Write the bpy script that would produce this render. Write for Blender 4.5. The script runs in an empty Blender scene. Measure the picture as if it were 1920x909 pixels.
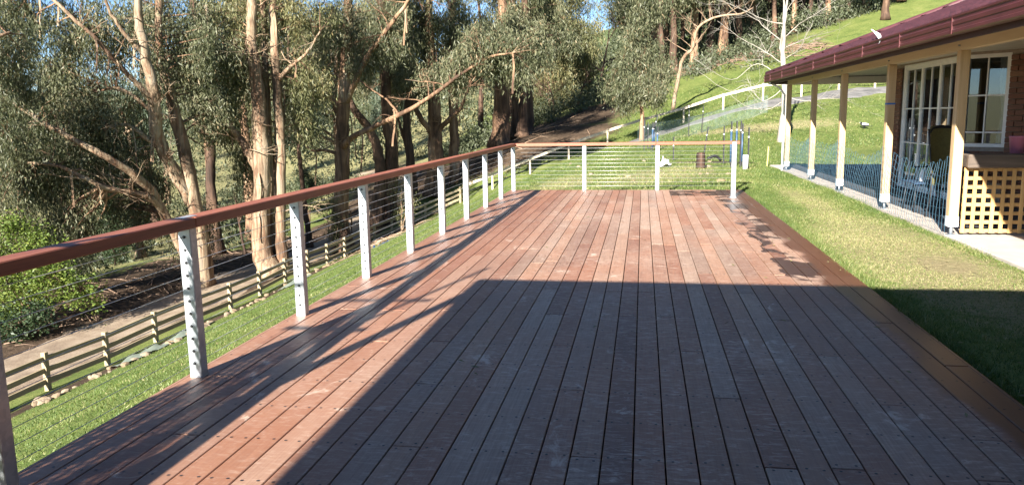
import bpy, bmesh, math, random
import numpy as np
from mathutils import Vector, Matrix

# ------------------------------------------------------------------ camera, sky, sun, exposure
SC = bpy.context.scene
COL = SC.collection
FOC, YAW, PIT, ROLL, CAMH = 1448.74, -0.1687, -0.1616, -0.0170, 1.598
F_ = np.array([math.sin(YAW)*math.cos(PIT), math.cos(YAW)*math.cos(PIT), math.sin(PIT)])
R0 = np.array([math.cos(YAW), -math.sin(YAW), 0.0]); U0 = np.cross(R0, F_)
R_ = R0*math.cos(ROLL)+U0*math.sin(ROLL); U_ = -R0*math.sin(ROLL)+U0*math.cos(ROLL)
CAM = np.array([0, 0, CAMH])
cam_data = bpy.data.cameras.new('camera'); cam = bpy.data.objects.new('camera', cam_data); COL.objects.link(cam)
cam_data.sensor_width = 36; cam_data.lens = FOC/1920*36
cam_data.clip_start = 0.05; cam_data.clip_end = 4000
cam.matrix_world = Matrix(((R_[0], U_[0], -F_[0], 0), (R_[1], U_[1], -F_[1], 0), (R_[2], U_[2], -F_[2], CAMH), (0, 0, 0, 1)))
SC.camera = cam

SUN = Vector((-0.54, -2.15, 1.0)).normalized()          # towards the sun
world = bpy.data.worlds.new('World'); SC.world = world; world.use_nodes = True
wn = world.node_tree.nodes; wl = world.node_tree.links
sky = wn.new('ShaderNodeTexSky'); sky.sky_type = 'NISHITA'; sky.sun_disc = False
sky.sun_elevation = math.asin(SUN.z); sky.sun_rotation = math.atan2(SUN.x, SUN.y)
sky.air_density = 0.75; sky.dust_density = 0.0; sky.ozone_density = 4.0; sky.altitude = 200
wn['Background'].inputs['Strength'].default_value = 0.054
wl.new(sky.outputs[0], wn['Background'].inputs['Color'])
sl = bpy.data.lights.new('sun', 'SUN'); sl.energy = 5.0; sl.angle = math.radians(0.53); sl.color = (1.0, 0.955, 0.89)
so = bpy.data.objects.new('sun', sl); COL.objects.link(so); so.rotation_euler = SUN.to_track_quat('Z', 'Y').to_euler(); so.location = (-20, -60, 40)
SC.view_settings.view_transform = 'Standard'; SC.view_settings.look = 'None'
SC.view_settings.exposure = 2.0; SC.view_settings.gamma = 1.0; SC.view_settings.use_curve_mapping = False
SC.render.engine = 'CYCLES'; SC.cycles.max_bounces = 6; SC.cycles.transparent_max_bounces = 12
SC.cycles.diffuse_bounces = 3; SC.cycles.glossy_bounces = 3; SC.cycles.transmission_bounces = 4
try:
    SC.cycles.use_denoising = True; SC.cycles.sample_clamp_indirect = 6
except Exception: pass

rnd = random.Random(7); rng = np.random.default_rng(11)
def ray(px, py): return F_ + R_*((px-960)/FOC) - U_*((py-454.5)/FOC)
def at(px, py, Y):                                   # measured picture point at distance Y -> metres
    g = ray(px, py); return Vector(CAM+g*(Y/g[1]))

# ------------------------------------------------------------------ materials
MATS = {}
class NT:
    def __init__(s, name):
        s.m = bpy.data.materials.new(name); s.m.use_nodes = True; s.t = s.m.node_tree; s.n = s.t.nodes
        s.b = s.n['Principled BSDF']; s.out = s.n['Material Output']; MATS[name] = s.m
    def new(s, k, **kw):
        n = s.n.new(k)
        for a, v in kw.items(): setattr(n, a, v)
        return n
    def link(s, a, b): s.t.links.new(a, b)
    def set(s, n, i, v):
        if hasattr(v, 'is_output') or isinstance(v, bpy.types.NodeSocket): s.link(v, n.inputs[i])
        else: n.inputs[i].default_value = v
    def coord(s, kind='Object'):
        return s.new('ShaderNodeTexCoord').outputs[kind]
    def mapping(s, vec, scale=(1, 1, 1), loc=(0, 0, 0), rot=(0, 0, 0)):
        m = s.new('ShaderNodeMapping'); s.link(vec, m.inputs['Vector'])
        m.inputs['Scale'].default_value = scale; m.inputs['Location'].default_value = loc; m.inputs['Rotation'].default_value = rot
        return m.outputs[0]
    def noise(s, vec, scale, detail=4, rough=0.55, dist=0.0, col=False):
        n = s.new('ShaderNodeTexNoise'); s.link(vec, n.inputs['Vector'])
        n.inputs['Scale'].default_value = scale; n.inputs['Detail'].default_value = detail
        n.inputs['Roughness'].default_value = rough; n.inputs['Distortion'].default_value = dist
        return n.outputs['Color' if col else 'Fac']
    def ramp(s, fac, stops):
        r = s.new('ShaderNodeValToRGB'); s.link(fac, r.inputs[0]); e = r.color_ramp.elements
        while len(e) < len(stops): e.new(0.5)
        for x, (p, c) in zip(e, stops):
            x.position = p; x.color = (c, c, c, 1) if isinstance(c, (int, float)) else (*c, 1)
        return r.outputs[0]
    def math(s, op, a, b=0.0, c=None, clamp=False):
        n = s.new('ShaderNodeMath'); n.operation = op; n.use_clamp = clamp
        s.set(n, 0, a); s.set(n, 1, b)
        if c is not None: s.set(n, 2, c)
        return n.outputs[0]
    def mix(s, fac, a, b, mode='MIX'):
        n = s.new('ShaderNodeMix'); n.data_type = 'RGBA'; n.blend_type = mode
        s.set(n, 0, fac)
        for i, v in ((6, a), (7, b)):
            if isinstance(v, tuple): n.inputs[i].default_value = (*v, 1) if len(v) == 3 else v
            else: s.link(v, n.inputs[i])
        return n.outputs[2]
    def base(s, v):
        if isinstance(v, tuple): s.b.inputs['Base Color'].default_value = (*v, 1)
        else: s.link(v, s.b.inputs['Base Color'])
    def rough(s, v): s.set(s.b, 'Roughness', v)
    def bump(s, h, strength=0.3, dist=0.02):
        b = s.new('ShaderNodeBump'); s.link(h, b.inputs['Height'])
        b.inputs['Strength'].default_value = strength; b.inputs['Distance'].default_value = dist
        s.link(b.outputs[0], s.b.inputs['Normal'])
    def rand(s): return s.new('ShaderNodeObjectInfo').outputs['Random']
    def attr(s, name, out='Fac'):
        a = s.new('ShaderNodeAttribute'); a.attribute_name = name; return a.outputs[out]
    def worldpos(s): return s.new('ShaderNodeNewGeometry').outputs['Position']

def simple(name, col, rough=0.6, metal=0.0, nscale=0, namt=0.25, spec=0.5, bump=0.0):
    n = NT(name); n.rough(rough); n.b.inputs['Metallic'].default_value = metal; n.b.inputs['Specular IOR Level'].default_value = spec
    if nscale:
        f = n.noise(n.coord(), nscale, 5)
        lo = tuple(c*(1-namt) for c in col); hi = tuple(min(1, c*(1+namt)) for c in col)
        n.base(n.ramp(f, [(0.3, lo), (0.7, hi)]))
        if bump: n.bump(f, bump, 0.01)
    else: n.base(col)
    return n.m

def wood(name, dark, light, axis='Y', rough=0.6, rvar=0.5, grain=30, bump=0.15):
    n = NT(name); sc = {'X': (0.06, 1, 1), 'Y': (1, 0.06, 1), 'Z': (1, 1, 0.06)}[axis]
    v = n.mapping(n.coord(), sc); r = n.rand()
    vo = n.new('ShaderNodeVectorMath'); vo.operation = 'ADD'; n.link(v, vo.inputs[0])
    cb = n.new('ShaderNodeCombineXYZ'); n.link(n.math('MULTIPLY', r, 37.0), cb.inputs[0]); n.link(n.math('MULTIPLY', r, 91.0), cb.inputs[1]); n.link(cb.outputs[0], vo.inputs[1])
    f = n.noise(vo.outputs[0], grain, 5, 0.6, 0.6)
    c = n.ramp(f, [(0.25, dark), (0.75, light)])
    k = n.math('MULTIPLY_ADD', r, rvar, 1-rvar/2)
    c = n.mix(1.0, c, k, 'MULTIPLY')
    n.base(c); n.rough(rough); n.bump(f, bump, 0.004)
    return n.m

def mk_deck():
    n = NT('deck_board'); P = n.worldpos(); r = n.rand()
    off = n.new('ShaderNodeCombineXYZ'); n.link(n.math('MULTIPLY', r, 53.0), off.inputs[1]); n.link(n.math('MULTIPLY', r, 17.0), off.inputs[2])
    va = n.new('ShaderNodeVectorMath'); va.operation = 'ADD'; n.link(P, va.inputs[0]); n.link(off.outputs[0], va.inputs[1]); V = va.outputs[0]
    grain = n.noise(n.mapping(V, (1, 0.035, 1)), 90, 5, 0.62, 0.5)
    tone = n.ramp(r, [(0.0, (0.155, 0.056, 0.029)), (0.18, (0.36, 0.160, 0.085)), (0.36, (0.28, 0.178, 0.122)), (0.52, (0.44, 0.290, 0.198)), (0.68, (0.19, 0.078, 0.042)), (0.84, (0.41, 0.215, 0.122)), (1.0, (0.32, 0.222, 0.164))])
    c = n.mix(n.ramp(grain, [(0.3, 0.55), (0.7, 0.0)]), tone, (0.13, 0.058, 0.036))
    # weathered grey film, soft and plank-wide
    film = n.noise(n.mapping(V, (0.8, 0.22, 1)), 2.2, 4, 0.6, 0.3)
    c = n.mix(n.ramp(film, [(0.42, 0.0), (0.72, 0.32)]), c, (0.46, 0.335, 0.248))
    # pale dried water marks lying across the boards
    bl = n.noise(n.mapping(P, (0.7, 2.3, 1)), 15, 6, 0.74, 1.0)
    big = n.noise(P, 0.55, 3, 0.6)
    zone = n.noise(n.mapping(P, (1, 0.8, 1), (4.4, 8.2, 0)), 0.9, 3, 0.55)
    c = n.mix(n.ramp(zone, [(0.46, 0.0), (0.66, 0.4)]), c, (0.36, 0.150, 0.075))
    bl2 = n.math('ADD', bl, n.math('MULTIPLY', n.math('SUBTRACT', big, 0.5), 0.35))
    c = n.mix(n.ramp(bl2, [(0.48, 0.0), (0.58, 0.24), (0.67, 0.66)]), c, (0.62, 0.465, 0.35))
    sp0 = n.noise(n.mapping(P, (1.0, 0.7, 1), (7.1, 2.3, 0)), 3.1, 6, 0.7, 1.0)
    scuff = n.ramp(sp0, [(0.62, 0.0), (0.69, 0.7)])
    # rust-brown tannin along the outer boards on both sides
    sx = n.new('ShaderNodeSeparateXYZ'); n.link(P, sx.inputs[0])
    wob = n.math('MULTIPLY', n.math('SUBTRACT', n.noise(n.mapping(P, (1, 0.6, 1)), 1.6, 4, 0.6), 0.5), 0.55)
    xe = n.math('ADD', sx.outputs[0], wob)
    ledge = n.ramp(n.math('MULTIPLY_ADD', xe, -1.2, -1.35, clamp=True), [(0.0, 0.0), (0.9, 1.0)])
    c = n.mix(n.math('MULTIPLY', ledge, 0.5), c, (0.235, 0.090, 0.045))
    c = n.mix(scuff, c, (0.60, 0.46, 0.35))
    redge = n.ramp(n.math('MULTIPLY_ADD', xe, 4.0, -6.88, clamp=True), [(0.0, 0.0), (0.3, 1.0)])
    wet_y = n.math('LESS_THAN', sx.outputs[1], 15.2)
    # small wet splashes near the far corner and right edge
    sp = n.noise(n.mapping(P, (1.0, 0.8, 1)), 1.9, 3, 0.5, 0.8)
    nearx = n.math('MULTIPLY_ADD', sx.outputs[0], 1.0, -1.0, clamp=True)
    spm = n.ramp(n.math('ADD', sp, n.math('MULTIPLY', nearx, 0.12)), [(0.53, 0.0), (0.58, 1.0)])
    yend = n.math('MULTIPLY', n.math('GREATER_THAN', sx.outputs[1], 15.55), n.math('MULTIPLY', n.math('LESS_THAN', sx.outputs[1], 16.5), n.math('GREATER_THAN', sx.outputs[0], 0.55)))
    sp2 = n.noise(n.mapping(P, (1.0, 0.9, 1), (3.3, 1.2, 0)), 2.4, 3, 0.5, 0.8)
    pud = n.math('MULTIPLY', n.ramp(sp2, [(0.43, 0.0), (0.47, 1.0)]), yend)
    edge_sp = n.math('MULTIPLY', spm, n.math('MULTIPLY', n.math('GREATER_THAN', xe, 1.42), n.math('GREATER_THAN', sx.outputs[1], 7.6)))
    wet = n.math('MAXIMUM', n.math('MULTIPLY', redge, 0.95), n.math('MAXIMUM', pud, edge_sp))
    wetc = n.mix(n.ramp(grain, [(0.3, 0.4), (0.7, 0.0)]), n.mix(redge, (0.060, 0.027, 0.017), (0.115, 0.040, 0.015)), (0.05, 0.02, 0.01))
    c = n.mix(wet, c, wetc)
    n.base(c)
    rg = n.ramp(film, [(0.3, 0.48), (0.7, 0.66)])
    rg2 = n.new('ShaderNodeMix'); rg2.data_type = 'FLOAT'; n.link(wet, rg2.inputs[0]); n.link(rg, rg2.inputs[2]); rg2.inputs[3].default_value = 0.36
    n.rough(rg2.outputs[0]); n.b.inputs['Specular IOR Level'].default_value = 0.55
    n.bump(grain, 0.25, 0.002)
mk_deck()

wood('handrail_timber', (0.20, 0.056, 0.027), (0.36, 0.120, 0.058), 'Y', 0.55, 0.35, 40)
wood('pine_post', (0.42, 0.27, 0.125), (0.59, 0.42, 0.225), 'Z', 0.6, 0.2, 22)
wood('pine_beam', (0.52, 0.40, 0.25), (0.64, 0.52, 0.35), 'Y', 0.6, 0.1, 14)
wood('lattice_wood', (0.44, 0.25, 0.08), (0.58, 0.36, 0.14), 'Z', 0.6, 0.3, 25)
wood('fence_wood', (0.29, 0.22, 0.12), (0.43, 0.34, 0.20), 'Y', 0.75, 0.25, 18)
wood('pale_rail_wood', (0.50, 0.41, 0.28), (0.64, 0.54, 0.40), 'X', 0.6, 0.1, 14)
wood('old_timber', (0.06, 0.045, 0.035), (0.17, 0.125, 0.09), 'X', 0.8, 0.2, 16)
wood('joist_wood', (0.06, 0.045, 0.03), (0.10, 0.075, 0.05), 'X', 0.8, 0.2, 16)
simple('white_paint', (0.80, 0.79, 0.75), 0.45, nscale=6, namt=0.06)
simple('cream_soffit', (0.62, 0.57, 0.47), 0.6, nscale=3, namt=0.06)
simple('maroon_paint', (0.080, 0.018, 0.018), 0.42, nscale=2.5, namt=0.2)
simple('maroon_tile', (0.085, 0.028, 0.031), 0.5, nscale=5, namt=0.3)
simple('dark_fascia', (0.045, 0.015, 0.016), 0.5, nscale=4, namt=0.2)
simple('concrete', (0.50, 0.43, 0.36), 0.8, nscale=3.5, namt=0.16)
simple('mortar', (0.33, 0.27, 0.21), 0.9, nscale=20, namt=0.2)
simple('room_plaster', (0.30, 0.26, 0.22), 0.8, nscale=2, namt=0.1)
simple('curtain_cloth', (0.72, 0.71, 0.68), 0.8, nscale=8, namt=0.08)
simple('black_rubber', (0.012, 0.012, 0.013), 0.5)
simple('black_steel', (0.018, 0.018, 0.02), 0.5, nscale=30, namt=0.3)
simple('blue_sleeve', (0.03, 0.07, 0.13), 0.5, nscale=30, namt=0.3)
simple('white_plastic', (0.80, 0.80, 0.78), 0.5, nscale=8, namt=0.06)
simple('blue_plastic', (0.025, 0.07, 0.17), 0.4, nscale=9, namt=0.3)
simple('pink_plastic', (0.50, 0.18, 0.27), 0.45, nscale=9, namt=0.1)
simple('olive_canvas', (0.17, 0.15, 0.05), 0.75, nscale=30, namt=0.2)
simple('navy_canvas', (0.015, 0.035, 0.075), 0.7, nscale=30, namt=0.2)
simple('dark_canvas', (0.02, 0.022, 0.026), 0.7, nscale=30, namt=0.2)
simple('net_cord', (0.05, 0.13, 0.19), 0.5)
simple('wire_steel', (0.55, 0.55, 0.54), 0.35, metal=0.5)
simple('grey_bracket', (0.30, 0.33, 0.36), 0.45, metal=0.6, nscale=25, namt=0.3)
simple('blue_tape', (0.02, 0.13, 0.45), 0.5)
simple('clod_soil', (0.21, 0.15, 0.09), 0.95, nscale=9, namt=0.35, bump=0.5)
simple('pale_stone', (0.25, 0.19, 0.125), 0.9, nscale=9, namt=0.3, bump=0.4)
simple('stick_bark', (0.20, 0.13, 0.085), 0.9, nscale=14, namt=0.45)
simple('white_feather', (0.78, 0.77, 0.73), 0.7, nscale=30, namt=0.05)
simple('black_feather', (0.015, 0.015, 0.018), 0.5)
simple('yellow_stake', (0.55, 0.42, 0.14), 0.6, nscale=12, namt=0.15)
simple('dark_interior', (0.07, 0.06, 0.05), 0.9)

def mk_galv():
    n = NT('galvanised_steel'); v = n.new('ShaderNodeTexVoronoi'); v.inputs['Scale'].default_value = 34
    n.link(n.coord(), v.inputs['Vector'])
    f = n.noise(n.coord(), 9, 4)
    g = n.mix(0.55, n.ramp(v.outputs['Color'], [(0.1, (0.30, 0.33, 0.35)), (0.9, (0.56, 0.58, 0.59))]), n.ramp(f, [(0.3, (0.30, 0.33, 0.35)), (0.7, (0.58, 0.59, 0.59))]))
    n.base(g); n.b.inputs['Metallic'].default_value = 0.55; n.rough(n.ramp(f, [(0.3, 0.34), (0.7, 0.5)]))
mk_galv()

def mk_brick():
    n = NT('clay_brick'); r = n.rand()
    c = n.ramp(r, [(0.0, (0.15, 0.062, 0.036)), (0.35, (0.23, 0.098, 0.055)), (0.65, (0.19, 0.095, 0.062)), (1.0, (0.27, 0.145, 0.082))])
    f = n.noise(n.coord(), 28, 5, 0.7)
    c = n.mix(n.ramp(f, [(0.35, 0.5), (0.6, 0.0)]), c, (0.10, 0.05, 0.033)); n.base(c); n.rough(0.85); n.bump(f, 0.4, 0.006)
mk_brick()

def mk_glass():
    n = NT('window_glass'); t = n.t
    gl = n.new('ShaderNodeBsdfGlossy'); gl.inputs['Roughness'].default_value = 0.02; gl.inputs['Color'].default_value = (0.9, 0.95, 1, 1)
    tr = n.new('ShaderNodeBsdfTransparent'); tr.inputs['Color'].default_value = (0.72, 0.76, 0.76, 1)
    fr = n.new('ShaderNodeFresnel'); fr.inputs['IOR'].default_value = 1.9
    mx = n.new('ShaderNodeMixShader'); n.link(fr.outputs[0], mx.inputs[0]); n.link(tr.outputs[0], mx.inputs[1]); n.link(gl.outputs[0], mx.inputs[2])
    n.link(mx.outputs[0], n.out.inputs['Surface'])
mk_glass()

def mk_net():
    n = NT('green_netting'); di = n.new('ShaderNodeBsdfDiffuse'); di.inputs['Color'].default_value = (0.34, 0.44, 0.40, 1)
    tr = n.new('ShaderNodeBsdfTransparent'); mx = n.new('ShaderNodeMixShader')
    f = n.noise(n.coord(), 2.5, 3)
    n.link(n.ramp(f, [(0.3, 0.10), (0.7, 0.26)]), mx.inputs[0]); n.link(tr.outputs[0], mx.inputs[1]); n.link(di.outputs[0], mx.inputs[2])
    n.link(mx.outputs[0], n.out.inputs['Surface'])
mk_net()

def mk_leaf(name, stops, trans=0.2, rough=0.5, spec=0.3):
    n = NT(name); t = n.attr('tint')
    c = n.ramp(t, stops); n.base(c); n.rough(rough); n.b.inputs['Specular IOR Level'].default_value = spec
    tl = n.new('ShaderNodeBsdfTranslucent'); cc = n.mix(1.0, c, (1.15, 1.25, 0.65), 'MULTIPLY'); n.link(cc, tl.inputs['Color'])
    mx = n.new('ShaderNodeMixShader'); mx.inputs[0].default_value = trans
    n.link(n.b.outputs[0], mx.inputs[1]); n.link(tl.outputs[0], mx.inputs[2]); n.link(mx.outputs[0], n.out.inputs['Surface'])
G = [(0.0, (0.026, 0.034, 0.014)), (0.3, (0.066, 0.075, 0.036)), (0.55, (0.122, 0.128, 0.068)), (0.8, (0.195, 0.187, 0.108)), (1.0, (0.27, 0.195, 0.11))]
mk_leaf('gum_leaf', G)
mk_leaf('gum_leaf_olive', [(0.0, (0.036, 0.040, 0.016)), (0.35, (0.090, 0.096, 0.041)), (0.7, (0.172, 0.166, 0.076)), (1.0, (0.26, 0.20, 0.09))])
mk_leaf('gum_leaf_blue', [(0.0, (0.028, 0.042, 0.024)), (0.4, (0.058, 0.082, 0.050)), (0.75, (0.105, 0.130, 0.088)), (1.0, (0.19, 0.18, 0.12))])
mk_leaf('spring_leaf', [(0.0, (0.055, 0.105, 0.012)), (0.5, (0.105, 0.145, 0.028)), (1.0, (0.20, 0.235, 0.045))], 0.25)
mk_leaf('dark_leaf', [(0.0, (0.016, 0.030, 0.012)), (0.6, (0.032, 0.055, 0.022)), (1.0, (0.07, 0.09, 0.04))], 0.15)
mk_leaf('wattle_leaf', [(0.0, (0.16, 0.15, 0.02)), (0.6, (0.30, 0.26, 0.03)), (1.0, (0.5, 0.4, 0.05))], 0.3)
mk_leaf('far_leaf', [(0.0, (0.045, 0.055, 0.028)), (0.5, (0.090, 0.105, 0.056)), (1.0, (0.150, 0.155, 0.090))], 0.25)
mk_leaf('grass_blade', [(0.0, (0.052, 0.092, 0.022)), (0.45, (0.110, 0.160, 0.038)), (0.75, (0.180, 0.212, 0.060)), (1.0, (0.36, 0.32, 0.16))], 0.3, 0.5, 0.3)

def mk_bark(name, cols, scale=1.0, strip=0.5, stripcol=(0.22, 0.11, 0.055)):
    n = NT(name); P = n.worldpos()
    v = n.mapping(P, (1, 1, 0.10)); f = n.noise(v, 3.6*scale, 6, 0.62, 0.8)
    f2 = n.noise(n.mapping(P, (1, 1, 0.04), (5, 2, 0)), 9*scale, 5, 0.65, 0.4)
    big = n.noise(P, 0.5, 3)
    c = n.ramp(n.math('MULTIPLY_ADD', n.math('SUBTRACT', big, 0.5), 0.9, f), cols)
    c = n.mix(n.ramp(f2, [(0.52, 0.0), (0.62, strip)]), c, stripcol)
    n.base(c); n.rough(0.8); n.b.inputs['Specular IOR Level'].default_value = 0.25; n.bump(f2, 0.8, 0.06)
mk_bark('pale_gum_bark', [(0.30, (0.075, 0.046, 0.029)), (0.44, (0.165, 0.108, 0.066)), (0.58, (0.315, 0.235, 0.150)), (0.75, (0.22, 0.185, 0.14))], 1.3, 0.75, (0.17, 0.080, 0.042))
mk_bark('brown_gum_bark', [(0.28, (0.06, 0.035, 0.022)), (0.45, (0.15, 0.085, 0.05)), (0.62, (0.30, 0.185, 0.105)), (0.8, (0.36, 0.28, 0.20))], 1.0, 0.6, (0.085, 0.045, 0.028))
mk_bark('dark_gum_bark', [(0.3, (0.035, 0.022, 0.015)), (0.5, (0.085, 0.05, 0.032)), (0.75, (0.19, 0.115, 0.07))], 1.0, 0.6, (0.045, 0.026, 0.018))
mk_bark('white_bark', [(0.3, (0.17, 0.145, 0.115)), (0.5, (0.33, 0.295, 0.245)), (0.75, (0.42, 0.385, 0.33))], 1.4, 0.3, (0.20, 0.17, 0.13))
mk_bark('dead_wood', [(0.3, (0.15, 0.09, 0.055)), (0.5, (0.30, 0.205, 0.13)), (0.75, (0.38, 0.29, 0.205))], 1.4, 0.3, (0.24, 0.15, 0.10))

def mk_ground():
    n = NT('ground_turf'); P = n.worldpos()
    f = n.noise(P, 0.5, 6, 0.65); f2 = n.noise(P, 5.0, 6, 0.7); f3 = n.noise(n.mapping(P, (1, 1, 1)), 26, 4, 0.7)
    mx = n.math('ADD', n.math('MULTIPLY', f, 0.4), n.math('ADD', n.math('MULTIPLY', f2, 0.35), n.math('MULTIPLY', f3, 0.25)))
    g = n.ramp(mx, [(0.34, (0.044, 0.070, 0.018)), (0.46, (0.108, 0.142, 0.034)), (0.55, (0.162, 0.184, 0.050)), (0.66, (0.23, 0.215, 0.09))])
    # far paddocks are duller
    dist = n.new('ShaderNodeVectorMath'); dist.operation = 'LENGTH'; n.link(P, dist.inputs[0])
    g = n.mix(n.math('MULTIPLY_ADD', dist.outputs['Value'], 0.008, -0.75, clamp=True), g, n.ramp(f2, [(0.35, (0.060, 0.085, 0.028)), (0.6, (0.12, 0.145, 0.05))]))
    litter = n.ramp(mx, [(0.36, (0.026, 0.017, 0.011)), (0.5, (0.068, 0.045, 0.028)), (0.62, (0.16, 0.11, 0.07))])
    d = n.attr('dirt'); dm = n.ramp(n.math('ADD', d, n.math('MULTIPLY', n.math('SUBTRACT', f2, 0.5), 1.1)), [(0.42, 0.0), (0.58, 1.0)])
    c = n.mix(dm, g, litter)
    dry = n.attr('dry'); ym = n.ramp(n.math('ADD', dry, n.math('MULTIPLY', n.math('SUBTRACT', f2, 0.5), 1.2)), [(0.38, 0.0), (0.7, 0.85)])
    c = n.mix(ym, c, n.ramp(f3, [(0.3, (0.20, 0.165, 0.075)), (0.7, (0.40, 0.335, 0.185))]))
    n.base(c); n.rough(0.95); n.b.inputs['Specular IOR Level'].default_value = 0.15
    n.bump(n.math('ADD', f3, n.math('MULTIPLY', f2, 1.5)), 0.6, 0.08)
mk_ground()
def mk_road(name, lo, mid, hi):
    n = NT(name); P = n.worldpos(); f = n.noise(P, 1.2, 5, 0.65); f2 = n.noise(P, 18, 5, 0.7)
    n.base(n.ramp(n.math('MULTIPLY_ADD', n.math('SUBTRACT', f2, 0.5), 0.6, f), [(0.3, lo), (0.5, mid), (0.7, hi)])); n.rough(0.95)
    n.bump(f2, 0.6, 0.03)
mk_road('road_dirt', (0.16, 0.11, 0.07), (0.26, 0.19, 0.125), (0.34, 0.265, 0.185))
mk_road('gravel', (0.07, 0.067, 0.062), (0.14, 0.132, 0.12), (0.23, 0.213, 0.19))

# ------------------------------------------------------------------ mesh helpers
def obj(name, mesh, mat, parent=None):
    o = bpy.data.objects.new(name, mesh); COL.objects.link(o)
    if mat and not mesh.materials: mesh.materials.append(MATS[mat])
    if parent: o.parent = parent
    return o
def tag(o, label=None, cat=None, group=None, kind=None):
    if label: o['label'] = label
    if cat: o['category'] = cat
    if group: o['group'] = group
    if kind: o['kind'] = kind
    return o
def empty(name, loc=(0, 0, 0), rz=0.0):
    o = bpy.data.objects.new(name, None); COL.objects.link(o); o.location = loc; o.rotation_euler = (0, 0, rz); o.empty_display_size = 0.2
    return o
class MB:
    def __init__(s): s.v = []; s.f = []; s.smooth = []
    def add(s, vs, fs, sm=False):
        k = len(s.v); s.v += [tuple(v) for v in vs]; s.f += [tuple(i+k for i in f) for f in fs]; s.smooth += [sm]*len(fs); return s
    def box(s, x0, x1, y0, y1, z0, z1, b=0.0, M=None):
        if b <= 0:
            vs = [(x, y, z) for x in (x0, x1) for y in (y0, y1) for z in (z0, z1)]
            fs = [(0, 1, 3, 2), (4, 6, 7, 5), (0, 4, 5, 1), (2, 3, 7, 6), (0, 2, 6, 4), (1, 5, 7, 3)]
        else:
            vs = []; idx = {}
            for i, x in enumerate((x0, x1)):
                for j, y in enumerate((y0, y1)):
                    for k, z in enumerate((z0, z1)):
                        sx, sy, sz = (1, -1)[i], (1, -1)[j], (1, -1)[k]
                        idx[i, j, k] = len(vs)
                        vs += [(x, y+sy*b, z+sz*b), (x+sx*b, y, z+sz*b), (x+sx*b, y+sy*b, z)]
            a = lambda i, j, k, q: idx[i, j, k]+q
            fs = [(a(0,0,0,0), a(0,0,1,0), a(0,1,1,0), a(0,1,0,0)), (a(1,0,0,0), a(1,1,0,0), a(1,1,1,0), a(1,0,1,0)),
                  (a(0,0,0,1), a(1,0,0,1), a(1,0,1,1), a(0,0,1,1)), (a(0,1,0,1), a(0,1,1,1), a(1,1,1,1), a(1,1,0,1)),
                  (a(0,0,0,2), a(0,1,0,2), a(1,1,0,2), a(1,0,0,2)), (a(0,0,1,2), a(1,0,1,2), a(1,1,1,2), a(0,1,1,2))]
            for j in (0, 1):
                for k in (0, 1): fs.append((a(0,j,k,1), a(1,j,k,1), a(1,j,k,2), a(0,j,k,2)))
            for i in (0, 1):
                for k in (0, 1): fs.append((a(i,0,k,0), a(i,1,k,0), a(i,1,k,2), a(i,0,k,2)))
                for j in (0, 1): fs.append((a(i,j,0,0), a(i,j,1,0), a(i,j,1,1), a(i,j,0,1)))
            for i in (0, 1):
                for j in (0, 1):
                    for k in (0, 1): fs.append((a(i,j,k,0), a(i,j,k,1), a(i,j,k,2)))
        if M is not None: vs = [tuple(M @ Vector(v)) for v in vs]
        return s.add(vs, fs)
    def bar(s, a, b, w, h, bev=0.0, up=(0, 0, 1)):          # box from a to b, w wide, h high
        a = Vector(a); b = Vector(b); d = b-a; L = d.length; y = d.normalized(); x = y.cross(Vector(up))
        if x.length < 1e-4: x = Vector((1, 0, 0))
        x.normalize(); z = x.cross(y)
        M = Matrix(((x[0], y[0], z[0], a[0]), (x[1], y[1], z[1], a[1]), (x[2], y[2], z[2], a[2]), (0, 0, 0, 1)))
        return s.box(-w/2, w/2, 0, L, -h/2, h/2, bev, M)
    def tube(s, pts, rad, n=8, caps=True, wob=0.0, smooth=True):
        pts = [Vector(p) for p in pts]; m = len(pts); rad = rad if hasattr(rad, '__len__') else [rad]*m
        vs = []; ref = Vector((0.31, 0.9, 0.13))
        d0 = (pts[1]-pts[0]).normalized(); x = d0.cross(ref)
        if x.length < 1e-3: x = d0.cross(Vector((1, 0, 0)))
        x.normalize()
        for i, p in enumerate(pts):
            d = (pts[min(i+1, m-1)]-pts[max(i-1, 0)])
            if d.length < 1e-6: d = d0
            d.normalize(); x = (x-d*x.dot(d)); x.normalize(); y = d.cross(x)
            for k in range(n):
                t = 2*math.pi*k/n; r = rad[i]*(1+wob*(math.sin(t*3+i*0.7)*0.5+rnd.uniform(-.5, .5)))
                vs.append(p+x*(math.cos(t)*r)+y*(math.sin(t)*r))
        fs = [(i*n+k, i*n+(k+1) % n, (i+1)*n+(k+1) % n, (i+1)*n+k) for i in range(m-1) for k in range(n)]
        s.add(vs, fs, smooth)
        if caps:
            k = len(s.v); s.f += [tuple(k-m*n+j for j in reversed(range(n))), tuple(k-n+j for j in range(n))]; s.smooth += [False, False]
        return s
    def lathe(s, c, prof, n=14):
        c = Vector(c); vs = []; m = len(prof)
        for r, z in prof:
            for k in range(n): t = 2*math.pi*k/n; vs.append((c[0]+r*math.cos(t), c[1]+r*math.sin(t), c[2]+z))
        fs = [(i*n+k, i*n+(k+1) % n, (i+1)*n+(k+1) % n, (i+1)*n+k) for i in range(m-1) for k in range(n)]
        return s.add(vs, fs, True)
    def mesh(s, name='m'):
        me = bpy.data.meshes.new(name); me.from_pydata(s.v, [], s.f); me.update()
        if any(s.smooth): me.polygons.foreach_set('use_smooth', s.smooth)
        return me
    def build(s, name, mat, parent=None): return obj(name, s.mesh(name), mat, parent)

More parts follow.
